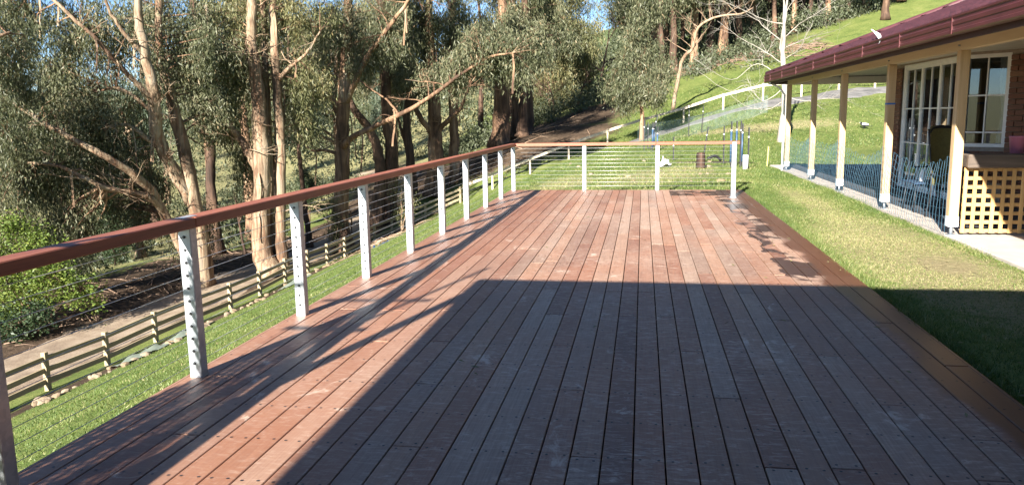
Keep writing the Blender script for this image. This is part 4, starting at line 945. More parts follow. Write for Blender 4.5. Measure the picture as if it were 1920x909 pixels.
# ---- copies for the wood
def copy_tree(root, loc, sc, rz, label, group):
    r = root.copy(); COL.objects.link(r); r.location = loc; r.scale = (sc, sc, sc*rnd.uniform(.9, 1.15)); r.rotation_euler = (0, 0, rz); r['label'] = label; r['group'] = group
    for ch in root.children:
        c = ch.copy(); COL.objects.link(c); c.parent = r; c.matrix_parent_inverse = ch.matrix_parent_inverse.copy()
    return r
def forest_gum(seed, base, label, group, H, bark, leaf, low=0.4, nl=18, ls=(0.26, 0.44), ncl=26):
    q = random.Random(seed); b = Vector(base); r = H*0.022
    lean = Vector((q.uniform(-.05, .05), q.uniform(-.05, .05), 1))
    tops = [b+Vector((q.uniform(-.3, .3)*t*2, q.uniform(-.3, .3)*t*2, 0))+lean*(H*t) for t in (0.0, 0.18, 0.4, 0.65, 0.95)]
    stems = [(tops, r, r*0.3)]; cr = []
    for i in range(6):
        t = q.uniform(low, 0.85); a = q.uniform(0, 6.28); L = H*q.uniform(0.12, 0.24); p = b+lean*(H*t); e = p+Vector((math.cos(a)*L, math.sin(a)*L, L*q.uniform(.4, 1.0)))
        stems.append(([p, p.lerp(e, .5)+Vector((0, 0, -.1*L)), e], r*0.4, 0.04)); cr.append((tuple(e+Vector((0, 0, .2))), (H*.11, H*.11, H*.085), ncl))
    cr.append((tuple(tops[-1]), (H*.10, H*.10, H*.09), ncl))
    return gum('gum_tree', label, tuple(b), stems, cr, bark, leaf, nl, ls, seed, group, spread=(0.6, 0.6, 0.6))
LW, GW = 'slender gum tree in the wood beyond the dirt road', 'gum trees in the wood beyond the road'
LH, GH = 'dark gum tree in the row along the top of the green hill', 'gum trees along the hill top'
left_spots = [(-24.5, 41), (-27, 50), (-23, 56), (-30, 60), (-22, 66), (-33, 46), (-40, 58), (-36, 72), (-26, 78), (-18, 74), (-45, 75), (-30, 92), (-50, 50), (-42, 40), (-36, 33), (-55, 66), (-14, 84), (-60, 90), (-20, 96), (-40, 100)]
hill_px = [(1240, 170, 74), (1225, 180, 82), (1262, 150, 76), (1300, 132, 78), (1330, 120, 82), (1355, 112, 80), (1385, 96, 84), (1412, 88, 88), (1280, 120, 90), (1345, 95, 95), (1440, 66, 96), (1245, 160, 84), (1480, 50, 104), (1400, 60, 104), (1192, 190, 88), (1560, 22, 112), (1310, 100, 104), (1220, 165, 98), (1185, 200, 96), (1640, 10, 120), (1450, 45, 110), (1500, 30, 116), (1530, 18, 122), (1600, 6, 124), (1680, -10, 130), (1580, 20, 132), (1720, -20, 136), (1470, 20, 126), (1620, -5, 140), (1380, 60, 118), (1250, 130, 112)]
protos = []
for i, (x, y) in enumerate(left_spots):
    z = hz(x, y); rnd.seed(500+i)
    if i < 3: protos.append(forest_gum(60+i, (x, y, z), LW, GW, (17, 20, 15)[i], ('dark_gum_bark', 'brown_gum_bark', 'pale_gum_bark')[i], ('gum_leaf', 'gum_leaf_olive', 'gum_leaf_blue')[i], 0.35))
    else: copy_tree(protos[i % 3], (x, y, z), rnd.uniform(.75, 1.15), rnd.uniform(0, 6.28), LW, GW)
hill_hit = [(1452, 78), (1488, 62), (1518, 50), (1552, 42), (1588, 32), (1622, 22), (1660, 38), (1690, 4), (1505, 30), (1575, 12)]
hp = []
for i, (px, py, Y) in enumerate(hill_px):
    g = ray(px, py); x = g[0]/g[1]*Y; z = hz(x, Y); rnd.seed(700+i)
    if i < 2: hp.append(forest_gum(80+i, (x, Y, z), LH, GH, (17, 21)[i], ('dark_gum_bark', 'brown_gum_bark')[i], ('gum_leaf', 'gum_leaf_blue')[i], 0.3))
    else: copy_tree(hp[i % 2], (x, Y, z), rnd.uniform(.8, 1.15), rnd.uniform(0, 6.28), LH, GH)
OL, OG = 'olive bushy gum on the slope between the corner trunks and the young gum', 'olive gums on the far slope'
olive = []
for i, (px, Y) in enumerate([(1070, 92), (1030, 84), (1010, 100), (1055, 112), (1040, 98), (985, 90), (1195, 112)]):
    g = ray(px, 200); x = g[0]/g[1]*Y; z = hz(x, Y); rnd.seed(900+i)
    if i < 1:
        b = Vector((x, Y, z)); olive.append(gum('olive_gum_tree', OL, tuple(b), [([b, b+Vector((.2, 0, 4)), b+Vector((.1, .3, 8)), b+Vector((0, 0, 11))], .2, .06)], [((b.x, b.y, b.z+h), (r_, r_, 1.6), n_) for h, r_, n_ in ((2.6, 3.2, 50), (4.8, 3.6, 60), (7.2, 3.4, 55), (9.6, 2.6, 40), (11.6, 1.6, 20))], 'pale_gum_bark', 'gum_leaf_olive', 16, (.3, .5), 901, OG, spread=(.6, .6, .5)))
    else: copy_tree(olive[0], (x, Y, z), rnd.uniform(.75, 1.2), rnd.uniform(0, 6.28), OL, OG)
for i, (px, py) in enumerate(hill_hit):
    p = hit(px, py, 40, 260); rnd.seed(800+i); copy_tree(hp[i % 2], (p.x, p.y, hz(p.x, p.y)), rnd.uniform(.65, .9), rnd.uniform(0, 6.28), LH, GH)
def leaf_mass(name, label, centres, rad, per, size, leaf, seed, cat='wood'):
    g = np.random.default_rng(seed); A = []
    for c, r in zip(centres, rad):
        U = g.normal(size=(per, 3)); U /= np.linalg.norm(U, axis=1, keepdims=True); A.append(np.array(c)+U*np.array(r)*(0.35+0.65*g.random((per, 1))))
    A = np.concatenate(A); V, Fq, t = leaves(A, 3, (size*1.2,)*3, size*0.6, size*1.3, 0.22, 0.7, seed)
    tag(obj(name, np_mesh(name, V, Fq, t), leaf), label, cat, kind='stuff')
cen, rad = [], []; rnd.seed(77)
for i in range(330):
    x = rnd.uniform(-130, 90); y = rnd.uniform(100, 230)
    if x > 25 and y < 120: continue
    dd_ = np.array([x, y, 5])-CAM; pxx = 960+FOC*float(dd_ @ R_)/float(dd_ @ F_)
    gap_ = 1095 < pxx < 1170
    z = hz(x, y); h = rnd.uniform(6, 12)*(.4 if gap_ else 1); r = rnd.uniform(3, 5.5)*(.6 if gap_ else 1)
    for k in range(3): cen.append((x+rnd.uniform(-2, 2), y+rnd.uniform(-2, 2), z+h*(0.35+0.28*k))); rad.append((r*(1-.18*k), r*(1-.18*k), h*0.26))
leaf_mass('far_wood', 'far olive-green wood covering the hillside behind the tree trunks', cen, rad, 50, 0.55, 'far_leaf', 5)
cen, rad = [], []
for i in range(380):
    t = rnd.random()
    x, y = (rnd.uniform(-60, -25), rnd.uniform(30, 100)) if t < .45 else (rnd.uniform(-24, 12), rnd.uniform(68, 98))
    if dist_poly(np.array([x]), np.array([y]), ROADC)[0] < 4 or (x > -8 and hz(x, y) < 1.5): continue
    r = rnd.uniform(.6, 2.0); cen.append((x, y, hz(x, y)+r*.6)); rad.append((r, r, r*.8))
leaf_mass('scrub', 'low olive scrub growing among the trunks beyond the road', cen, rad, 70, 0.26, 'far_leaf', 6, 'scrub')
cen, rad = [], []
for i in range(110):
    px = rnd.uniform(1225, 1440) if i < 46 else rnd.uniform(1420, 1760); g = ray(px, 100); Y = rnd.uniform(83, 102) if i < 46 else rnd.uniform(100, 125); x = g[0]/g[1]*Y; r = rnd.uniform(1.2, 3); cen.append((x, Y, hz(x, Y)+r*.6)); rad.append((r, r, r))
for i in range(90):
    t = rnd.random(); p = hit(1275+375*t, 132-108*t-rnd.uniform(0, 16), 40, 260); r = rnd.uniform(.9, 2.2); cen.append((p.x, p.y+1.5, hz(p.x, p.y)+r*.6)); rad.append((r, r, r*.9))
leaf_mass('hill_scrub', 'olive brown scrub between the trunks along the top of the hill', cen, rad, 90, 0.3, 'far_leaf', 8, 'scrub')

# shrubs
def bush(name, label, base, lobes, leaf, per, ls, wr=0.2, seed=1, hang=0.1, bark='dark_gum_bark', cat='shrub'):
    rnd.seed(seed); g = np.random.default_rng(seed); b = Vector(base); t = tag(empty(name, b), label, cat); inv = Matrix.Translation(b).inverted(); m = MB(); A = []
    for (dx, dy, dz, r, n) in lobes:
        c = b+Vector((dx, dy, dz)); stem_mesh(m, [b, b.lerp(c, .5)+Vector((0, 0, .1)), c], 0.05, 0.012, 6, 4, 0.1)
        for _ in range(n):
            u = Vector((g.normal(), g.normal(), g.normal())).normalized()*r*(0.3+.7*g.random()); q = c+u; A.append(tuple(q))
            if _ % 4 == 0: m.tube([c, c.lerp(q, .5)+Vector((0, 0, .06)), q], [.014, .01, .004], 3, False)
    o = m.build('stem', bark, t); o.matrix_parent_inverse = inv
    V, Fq, ti = leaves(np.array(A), per, (.16, .16, .16), ls[0], ls[1], wr, hang, seed); o = obj('foliage', np_mesh('foliage', V, Fq, ti), leaf, t); o.matrix_parent_inverse = inv; o['kind'] = 'stuff'
    return t
p = Vector((-21.6, 24.0, hz(-21.6, 24.0)))
bush('spring_shrub', 'bright yellow-green leafy shrub at the left below the handrail', p, [(-.6, 0, 1.6, 1.0, 150), (.6, .2, 2.0, 1.0, 150), (-1.3, -.3, 2.6, .9, 120), (.1, .3, 3.1, .9, 120), (-1.5, .2, 1.0, .8, 90), (1.4, .6, 1.4, .8, 80), (-.6, 0, 3.9, .5, 50)], 'spring_leaf', 16, (.07, .13), .28, 91)
p = Vector((-22.4, 26.8, hz(-22.4, 26.8))); bush('green_shrub', 'darker green shrub at the foot of the yellow-green one', Vector((-21.9, 22.6, hz(-21.9, 22.6))), [(-.4, 0, .6, .7, 90), (.6, 0, .5, .6, 70), (1.3, .3, .9, .5, 60)], 'dark_leaf', 18, (.07, .13), .26, 92)
p = Vector((-28.5, 37.5, hz(-28.5, 37.5))); bush('dark_conifer', 'small dark green conifer behind the low limbs, left of the first big post', p, [(0, 0, 1.2, 1.0, 120), (0, 0, 2.2, .9, 100), (0, .1, 3.2, .7, 80), (.1, 0, 4.0, .4, 40)], 'dark_leaf', 20, (.10, .18), .14, 93, cat='conifer')
p = Vector((-23.0, 50.5, hz(-23.0, 50.5))); bush('dark_sapling', 'small dark green sapling left of the long-limbed gum', p, [(0, 0, 2.4, .7, 60), (.3, 0, 3.2, .8, 70), (-.3, .1, 4.1, .6, 50)], 'dark_leaf', 18, (.12, .2), .14, 94, cat='sapling')
p = hit(1432, 70, 40); bush('wattle_shrub', 'yellow flowering wattle shrub on the hill left of the bare white tree', (p.x, p.y, p.z), [(0, 0, 1.2, 1.1, 90), (1.0, .3, 1.6, .9, 70)], 'wattle_leaf', 16, (.14, .24), .2, 95)
for i, (x, y, lab) in enumerate([(-17.0, 40.2, 'scraggly grey-green shrub beside the fence left of the third railing post'), (-14.0, 43.5, 'thin pale sapling shrub behind the fence below the forked gum')]):
    bush('thin_shrub', lab, (x, y, hz(x, y)), [(0, 0, 1.3, .6, 26), (.5, 0, 1.9, .6, 26), (-.4, .2, 2.5, .6, 24), (.1, 0, 3.2, .5, 18)], 'gum_leaf_olive', 12, (.10, .17), .14, 96+i, 0.5, 'dead_wood')

# bare trees
def bare(m, p, d, L, r, depth, q, droop=0.0, spread=0.7, kids=(3, 5), seg=5):
    pts = [p]; dd = d.copy()
    for i in range(seg):
        dd = (dd+Vector((q.gauss(0, .12), q.gauss(0, .12), q.gauss(0, .08)-droop*0.05))).normalized(); pts.append(pts[-1]+dd*(L/seg))
    m.tube(pts, [r*(1-0.8*i/seg) for i in range(seg+1)], 7 if depth > 1 else 4, False, 0.05)
    if depth == 0: return
    for _ in range(q.randint(*kids)):
        t = q.uniform(.3, .98); i = min(seg-1, int(t*seg)); b = pts[i].lerp(pts[i+1], t*seg-i); a = Vector((q.gauss(0, 1), q.gauss(0, 1), q.gauss(0.25, .7))).normalized()
        bare(m, b, (dd*(1-spread)+a*spread).normalized(), L*q.uniform(.4, .65), r*(1-.75*t)*.7+.003, depth-1, q, droop, spread, kids, seg)
b = hit(1467, 266, 24); Yw = b.y; q = random.Random(5)
wt = tag(empty('bare_tree', b), 'leafless white-barked tree at the far end of the veranda roof', 'tree'); inv = Matrix.Translation(b).inverted()
m = MB(); stem_mesh(m, [b-Vector((0, 0, .2)), *SY((1472, 180, Yw), (1468, 130, Yw), (1470, 60, Yw), (1478, -30, Yw))], 0.20, 0.035, 10, 6, 0.12, 0.5)
stem_mesh(m, SY((1470, 140, Yw), (1464, 90, Yw), (1470, 20, Yw), (1466, -40, Yw)), 0.075, 0.03, 8, 5)
o = m.build('trunk', 'white_bark', wt); o.matrix_parent_inverse = inv
k_ = Yw/FOC
for (sp0, way, r) in [((1468, 120), [(1430, 95), (1385, 70), (1345, 40)], .05), ((1468, 80), [(1420, 40), (1380, 10)], .05), ((1469, 45), [(1440, 40), (1395, 20), (1350, 0)], .05), ((1472, 70), [(1500, 45), (1540, 20), (1580, -10)], .05), ((1472, 90), [(1520, 70), (1560, 60)], .04), ((1470, 150), [(1420, 120), (1370, 150), (1300, 110)], .05), ((1470, 165), [(1430, 190), (1400, 160), (1365, 170), (1310, 135)], .045), ((1471, 180), [(1510, 190), (1550, 185), (1600, 188)], .045), ((1470, 190), [(1440, 205), (1400, 200), (1370, 178)], .045), ((1473, 110), [(1500, 90), (1525, 40)], .04), ((1470, 30), [(1490, 0), (1510, -30)], .05)]:
    mm = MB(); yy = Yw; P = [at(*sp0, yy)]
    for (x, y) in way: yy += q.uniform(-.6, .4); P.append(at(x, y, yy))
    nd = stem_mesh(mm, P, r*.5, 0.006, 6, 5, .05)
    for _ in range(9):
        i = q.randint(len(nd)//4, len(nd)-2); pnt, rr = nd[i]; dd = (nd[i+1][0]-pnt).normalized(); a = Vector((q.gauss(0, 1), q.gauss(0, 1), q.gauss(.3, .8))).normalized()
        bare(mm, pnt, (dd*.5+a*.6).normalized(), q.uniform(.5, 1.5), rr*.6, 1, q, 0, .6, (2, 4), 4)
    o = mm.build('branch', 'white_bark', wt); o.matrix_parent_inverse = inv
b = Vector((at(1262, 140, 58).x, 58, 0)); b.z = hz(b.x, b.y)
dt = tag(empty('dead_tree', b), 'bent dead pale tree arching right above the young bushy gum', 'tree'); inv = Matrix.Translation(b).inverted(); m = MB()
nd = stem_mesh(m, [b, *SY((1278, 117, 57), (1298, 92, 56.5), (1310, 52, 56), (1345, 32, 55.5), (1390, 26, 55), (1412, 15, 54.6))], 0.15, 0.035, 9, 6, .12)
o = m.build('trunk', 'dead_wood', dt); o.matrix_parent_inverse = inv; m = MB()
for _ in range(16):
    i = q.randint(len(nd)//4, len(nd)-2); pnt, rr = nd[i]; bare(m, pnt, Vector((q.gauss(0, .6), q.gauss(0, .6), q.uniform(.2, 1))).normalized(), q.uniform(1, 2.6), rr*.4, 1, q, 0, .6, (3, 5), 4)
o = m.build('branch', 'dead_wood', dt); o.matrix_parent_inverse = inv
for i, (px, Y, H, lab) in enumerate([(1120, 74, 9, 'bare dark crooked tree standing against the gap of blue sky'), (1040, 78, 6, 'grey twiggy bare shrub on the shaded slope beyond the corner trunks'), (1085, 80, 6, 'second grey twiggy bare shrub, right of the first on the shaded slope'), (455, 41, 5, 'bare twiggy sapling between the first two big gums')]):
    b = ground_base(px, Y); q = random.Random(40+i); t = tag(empty('bare_tree' if H > 5 else 'bare_sapling', b), lab, 'tree'); inv = Matrix.Translation(b).inverted(); m = MB()
    bare(m, b, Vector((q.uniform(-.1, .1), 0, 1)), H*.75, H*.018, 3, q, 0, .55, (4, 6), 5); o = m.build('branch', 'dark_gum_bark', t); o.matrix_parent_inverse = inv

# ------------------------------------------------------------------ small things beyond the deck
def picket(px, top_y, base_y, Y, label, kind, lean=0.0):
    a = at(px, top_y, Y); z0 = hz(a.x, Y) if base_y is None else min(at(px, base_y, Y).z, hz(a.x, Y)+0.02); b = Vector((a.x-lean*(a.z-z0), Y, z0)); t = tag(empty('star_picket', b), label, 'picket', 'black star pickets'); H = max(.6, a.z-z0); d = (a-b)
    M = Matrix.Translation((0, 0, 0)); m = MB()
    for k in range(3):
        an = k*2.094; nx_, ny_ = math.cos(an), math.sin(an)
        vs = [];
        for s in (0, 1):
            c = d*s+Vector((0, 0, -.15 if s == 0 else 0)); tx, ty = -ny_*.004, nx_*.004
            vs += [c+Vector((tx, ty, 0)), c+Vector((nx_*.026+tx, ny_*.026+ty, 0)), c+Vector((nx_*.026-tx, ny_*.026-ty, 0)), c+Vector((-tx, -ty, 0))]
        m.add(vs, [(0, 1, 5, 4), (1, 2, 6, 5), (2, 3, 7, 6), (4, 5, 6, 7)])
    m.build('stake', 'black_steel', t)
    c = d*(1-0.30/H*1.0) if H > .9 else d*.6
    MB().tube([c, c+d.normalized()*.045], 0.024, 8).build('clip', 'white_plastic', t)
    if kind: MB().tube([d*.12, c], 0.034, 8).build('sleeve', 'blue_sleeve', t)
PK = [(1208, 226, None, 33, 'leftmost black star picket just right of the young gum trunk', 0, 0), (1215, 229, None, 33.4, 'second black star picket right of the young gum trunk', 0, 0), (1224, 229, None, 32.6, 'third black star picket right of the young gum trunk', 1, 0), (1227, 230, None, 33.8, 'fourth black star picket right of the young gum trunk', 1, 0), (1233, 238, None, 32.4, 'shortest blue-sleeved star picket right of the young gum trunk', 1, 0),
      (1233, 216, None, 33, 'star picket leaning left, right of the young gum trunk', 0, .22), (1263, 257, None, 28.5, 'lone star picket behind the middle of the right railing bay', 0, 0), (1292, 206, None, 40, 'far star picket standing on the gravel edge', 0, 0), (1319, 199, None, 41, 'farther star picket leaning beside the gravel', 0, .06), (1328, 238, None, 27.5, 'star picket leaning left behind the right railing bay', 0, .16), (1358, 236, None, 26.5, 'slim star picket left of the cluster at the deck corner', 0, 0),
      (1372, 228, None, 24.6, 'thick blue-sleeved picket, first of the cluster behind the corner post', 1, 0), (1382, 227, None, 25.4, 'second picket of the cluster behind the corner post', 1, 0), (1390, 227, None, 24.2, 'third picket of the cluster behind the corner post', 0, 0), (1393, 232, None, 24.9, 'fourth, blue-sleeved picket of the cluster behind the corner post', 1, 0), (1404.5, 239, None, 23.4, 'rightmost picket rising from the white pipe', 0, 0)]
for a in PK: picket(a[0], a[1], a[2], a[3], a[4], a[5], a[6])
p = Vector((at(1398, 300, 23.3).x, 23.3, 0)); p.z = hz(p.x, p.y)
o = MB().lathe(p, [(0.0, .42), (.05, .42), (.075, .42), (.08, .40), (.08, 0), (.07, 0), (.07, .39)], 16).build('pipe', 'white_plastic'); tag(o, 'short white plastic pipe standing at the foot of the rightmost picket', 'pipe')
a, c = at(1441, 277, 25), at(1438, 308, 25); o = MB().bar((c.x, 25, hz(c.x, 25)-.1), (a.x, 25, hz(c.x, 25)+.62), .035, .035, .003).build('garden_stake', 'yellow_stake'); tag(o, 'thin yellow wooden stake on the lawn left of the last veranda post', 'stake')
p = Vector((at(1314, 300, 24.5).x, 24.5, 0)); p.z = hz(p.x, p.y); ms = MB(); rnd.seed(3)
ms.tube([p+Vector((0, 0, h)) for h in (-.05, .1, .25, .4, .48)], [.16, .14, .135, .135, .12], 12, True, .12); o = ms.build('log_stump', 'dark_gum_bark'); tag(o, 'short brown log stump behind the right railing bay', 'stump')
o = MB().tube(smooth_line([p+Vector((.2, .1, .3)), p+Vector((.45, .15, .36)), p+Vector((.62, .2, .22))], 5), .04, 8).build('drain_pipe', 'black_rubber'); tag(o, 'short black bent pipe beside the log stump', 'pipe')
def sheet(name, c, w, d, mat, label, cat, seed, bump=.08):
    q = random.Random(seed); n = 9; vs = []
    for j in range(n):
        for i in range(n):
            u, v = i/(n-1)-.5, j/(n-1)-.5; x, y = c[0]+u*w+q.gauss(0, .02), c[1]+v*d+q.gauss(0, .02); vs.append((x, y, hz(x, y)+.03+abs(q.gauss(0, bump))*(1-2*max(abs(u), abs(v))+.25)))
    tag(MB().add(vs, [(j*n+i, j*n+i+1, (j+1)*n+i+1, (j+1)*n+i) for j in range(n-1) for i in range(n-1)], True).build(name, mat), label, cat)
p = at(1247, 292, 26); sheet('white_sack', (p.x, 26), .35, .5, 'white_plastic', 'crumpled white sack on the grass behind the middle end post', 'sack', 1, .2)
sheet('blue_tarp', (-13.2, 37.6), .8, 1.0, 'blue_plastic', 'crumpled blue tarp on the bank below the third railing post', 'tarp', 2, .12)
for i, (x, y, lab) in enumerate([(-14.25, 19.6, 'pale grey-green cloth lying along the fence foot, nearest piece'), (-14.3, 22.0, 'second grey-green cloth strip along the fence foot'), (-14.2, 29.5, 'far grey-green cloth strip along the fence foot')]): sheet('ground_cloth', (x, y), .55, 2.2, 'ground_sheet' if 'ground_sheet' in MATS else simple('ground_sheet', (0.19, 0.22, 0.17), .7, nscale=6, namt=.15) and 'ground_sheet', lab, 'cloth', 5+i, .1)
# clods
def rock_mesh(seed):
    q = random.Random(seed); bmm = bmesh.new(); bmesh.ops.create_icosphere(bmm, subdivisions=2, radius=1)
    f = [Vector((q.gauss(0, 1), q.gauss(0, 1), q.gauss(0, 1))).normalized() for _ in range(7)]
    for v in bmm.verts:
        for d in f:
            t = v.co.dot(d)
            if t > .62: v.co -= d*(t-.62)*.85
        v.co *= 1+q.gauss(0, .04); v.co.z *= .7
    me = bpy.data.meshes.new('clod'); bmm.to_mesh(me); bmm.free(); me.materials.append(MATS['clod_soil' if seed % 2 else 'pale_stone']); return me
rms = [rock_mesh(i) for i in range(4)]; rnd.seed(12)
for i in range(95):
    y = 15.5+rnd.random()**1.3*24; x = -14.2+rnd.gauss(0, .16)-(.3 if y > 28 else 0); o = obj('clod', rms[i % 4], None); s = rnd.uniform(.04, .13); o.scale = (s*1.3, s*1.1, s); o.rotation_euler = (rnd.uniform(-.4, .4), rnd.uniform(-.4, .4), rnd.uniform(0, 6.28)); o.location = (x, y, hz(x, y)+s*.3); tag(o, 'rough pale clod in the row along the foot of the fence', 'clod', 'clods along the fence')
for i in range(30):
    px, py = rnd.uniform(1010, 1370), rnd.uniform(290, 345); p = hit(px, py, 17.5); o = obj('garden_stone', rms[i % 4], None); s = rnd.uniform(.03, .09); o.scale = (s*1.4, s, s); o.rotation_euler = (0, 0, rnd.uniform(0, 6.28)); o.location = (p.x, p.y, hz(p.x, p.y)+s*.2); tag(o, 'small stone scattered on the grass behind the end railing', 'stone', 'stones behind the end railing')
# sticks and bark litter
def litter(name, label, spots, mat, seed, Lr=(.3, 1.4), rr=(.008, .03)):
    q = random.Random(seed); m = MB()
    for x, y in spots:
        L = q.uniform(*Lr); a = q.uniform(0, 6.28); r = q.uniform(*rr); x2, y2 = x+math.cos(a)*L, y+math.sin(a)*L; m.tube([(x, y, hz(x, y)+r), ((x+x2)/2+q.gauss(0, .05), (y+y2)/2, hz((x+x2)/2, (y+y2)/2)+.05+r+abs(q.gauss(0, .04))), (x2, y2, hz(x2, y2)+.04)], [r, r*.9, r*.5], 4, True)
    tag(m.build(name, mat), label, 'litter', kind='stuff')
rnd.seed(31)
litter('bark_litter', 'fallen sticks and bark on the bank beyond the dirt road', [(rnd.gauss(-22.2, 1.0), rnd.uniform(18, 48)) for _ in range(420)], 'stick_bark', 1)
litter('branch_litter', 'tangle of fallen branches along the fence left of the corner', [(rnd.gauss(-14.6, .8), rnd.gauss(43, 3)) for _ in range(140)]+[(rnd.gauss(-10, 3), rnd.gauss(58, 4)) for _ in range(120)], 'dead_wood', 2, (.5, 2.2))
litter('hill_litter', 'brown branch debris along the forest edge on the hill', [(rnd.uniform(0, 16), rnd.gauss(77, 2.0)) for _ in range(420)], 'stick_bark', 3, (.6, 3.0), (.012, .05))
# netting fence on the hill pickets
m = MB(); L = [(1195, 262, 34), (1240, 250, 36), (1290, 235, 40), (1340, 222, 42), (1400, 205, 44), (1440, 195, 45)]; vs = []
for (px, py, Y) in L:
    x = at(px, py, Y).x; z = hz(x, Y); vs += [(x, Y, z), (x, Y+.02, z+.95)]
m.add(vs, [(2*i, 2*i+2, 2*i+3, 2*i+1) for i in range(len(L)-1)]); tag(m.build('hill_netting', 'green_netting'), 'pale green translucent netting strung along the gravel track on the hill', 'netting')
# magpie
p = hit(1620, 243, 24); mg = tag(empty('magpie', p), 'black and white magpie on the lawn seen between the veranda posts', 'bird'); s = 1.15
m = MB(); m.tube([Vector(v)*s for v in ((-.20, 0, .16), (-.10, 0, .17), (0, 0, .18), (.10, 0, .22), (.15, 0, .28), (.18, 0, .30))], [.01, .05*s, .075*s, .06*s, .045*s, .02], 10, True); o = m.build('body', 'black_feather', mg)
MB().tube([Vector(v)*s for v in ((.17, 0, .30), (.24, 0, .29))], [.015, .002], 6).build('beak', 'white_plastic', mg); MB().box(-.36*s, -.16*s, -.03, .03, .13*s, .15*s, .004).build('tail', 'black_feather', mg)
for sy in (-1, 1):
    MB().add([(-.18*s, sy*.06, .2*s), (.06*s, sy*.09, .2*s), (.04*s, sy*.08, .28*s), (-.16*s, sy*.05, .25*s)], [(0, 1, 2, 3)]).build('wing', 'white_feather', mg); MB().tube([(0, sy*.03, .14*s), (.01, sy*.03, 0)], .006, 5).build('leg', 'black_feather', mg)
mg.rotation_euler = (0, 0, 2.4)

# ------------------------------------------------------------------ grass
def grass(name, label, x0, x1, y0, y1, dens, h, w, seed, keep=None):
    g = np.random.default_rng(seed); n = int((x1-x0)*(y1-y0)*dens); X = g.uniform(x0, x1, n); Y = g.uniform(y0, y1, n)
    dr = dirt_at(X, Y)+g.normal(size=n)*.12; k = dr < .55
    if keep is not None: k &= keep(X, Y)
    X, Y = X[k], Y[k]; n = len(X); Z = hgt(X, Y)-.004; dry = dry_at(X, Y)
    pat = 0.5+0.5*np.sin(X*2.3+Y*1.1)*np.cos(Y*1.7-X*.8)
    H = g.uniform(h*.4, h, n)*(0.6+.55*pat)*(1-.4*np.clip(dry, 0, 1)); a = g.uniform(0, 6.28, n); ln = g.normal(size=(n, 2))*.6*H[:, None]; W = w*g.uniform(.6, 1.3, n)
    c, s = np.cos(a)*W, np.sin(a)*W; B = np.stack([X, Y, Z], -1)
    V = np.stack([B+np.stack([-c, -s, 0*c], -1), B+np.stack([c, s, 0*c], -1), B+np.stack([ln[:, 0], ln[:, 1], H], -1)], 1).reshape(-1, 3)
    t = np.clip(.22+.35*pat+g.normal(size=n)*.22+dry*.7*g.random(n)+np.where(g.random(n) < .06, .4, 0), 0, 1)
    tag(obj(name, np_mesh(name, V, np.arange(n*3).reshape(-1, 3), np.repeat(t, 3)), 'grass_blade'), label, 'grass', kind='stuff')
grass('lawn_strip', 'mown grass strip between the deck and the veranda', DX1+.012, 3.81, 1.5, 24, 3600, .048, .0038, 1)
grass('slope_grass', 'mown grass on the slope between the deck and the rail fence', -14.2, -2.9, 2, 46, 360, .06, .008, 2, lambda X, Y: (Y < 18) | (X < -3-(Y-18)*.25))
grass('terrace_grass', 'rough grass behind the end railing', -8, 8.5, DY1+.05, 36, 320, .10, .009, 3, lambda X, Y: ((X < 3.79) | (Y > 24.5)) & ((X > -3-(Y-18)*.25) | (Y < 18)))
grass('hill_grass', 'short green grass on the hill beyond the house', -2, 24, 36, 66, 70, .14, .02, 4, lambda X, Y: dist_poly(X, Y, [(-8.2, 44.5), (-5, 45.2), (-1, 46.6), (3, 47.2), (8, 48.6), (14, 51.8), (22, 55.5)]) > 1.7)
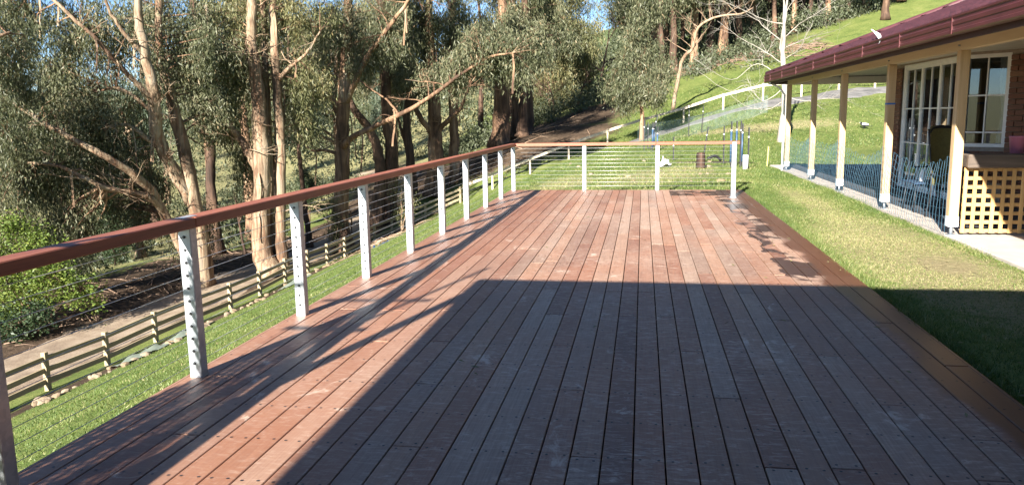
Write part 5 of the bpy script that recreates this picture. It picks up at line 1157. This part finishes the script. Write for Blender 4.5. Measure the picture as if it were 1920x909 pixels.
# fallen gum leaves on the lawn strip and along the deck edge
g = np.random.default_rng(9); n = 170; X = np.concatenate([g.uniform(2.1, 3.75, 110), g.uniform(1.2, 2.0, 25), g.uniform(-2.7, 1.5, 35)]); Y = np.concatenate([g.uniform(3.5, 16, 110), g.uniform(4, 14, 25), g.uniform(3.5, 15, 35)])
Z = np.where(X < DX1, 0.006, hgt(X, Y)+0.045); a = g.uniform(0, 6.28, n); L = g.uniform(.03, .075, n); d = np.stack([np.cos(a)*L, np.sin(a)*L, g.uniform(0, .012, n)], -1); sd = np.stack([-np.sin(a), np.cos(a), 0*a], -1)*(L*.14)[:, None]; B = np.stack([X, Y, Z], -1)
V = np.stack([B, B+d*.45+sd, B+d, B+d*.45-sd+np.array([0, 0, .006])], 1).reshape(-1, 3)
tag(obj('fallen_leaves', np_mesh('fallen_leaves', V, np.arange(n*4).reshape(-1, 4), np.repeat(g.uniform(.6, 1, n), 4)), 'gum_leaf_olive'), 'dry gum leaves scattered on the lawn strip and boards', 'leaves', kind='stuff')

# each wood tree is told apart by its order across the picture
ORD = ['first', 'second', 'third', 'fourth', 'fifth', 'sixth', 'seventh', 'eighth', 'ninth', 'tenth', 'eleventh', 'twelfth', 'thirteenth', 'fourteenth', 'fifteenth', 'sixteenth', 'seventeenth', 'eighteenth', 'nineteenth', 'twentieth']+['twenty-'+w for w in ('first', 'second', 'third', 'fourth', 'fifth', 'sixth', 'seventh', 'eighth', 'ninth')]+['thirtieth']+['thirty-'+w for w in ('first', 'second', 'third', 'fourth', 'fifth', 'sixth', 'seventh', 'eighth', 'ninth')]+['fortieth']+['forty-'+w for w in ('first', 'second', 'third', 'fourth', 'fifth')]
for lab, new in ((LW, '%s from the left of the slender gums in the wood beyond the road'), (LH, '%s from the left of the dark gums along the top of the hill'), (OL, '%s from the left of the olive bushy gums on the far slope')):
    T = [o for o in COL.objects if o.parent is None and o.get('label') == lab]
    def scr(o):
        d = np.array(o.location)-CAM; return float(d @ R_)/float(d @ F_)
    for i, o in enumerate(sorted(T, key=scr)): o['label'] = new % ORD[i]

grass('edge_tufts', 'longer ragged grass along the right edge of the deck', DX1+.004, DX1+.16, 2.0, 17, 4200, .085, .004, 21)
grass('slab_tufts', 'longer grass fringe along the veranda slab', 3.66, 3.84, 9.0, 24, 3000, .09, .0045, 22)
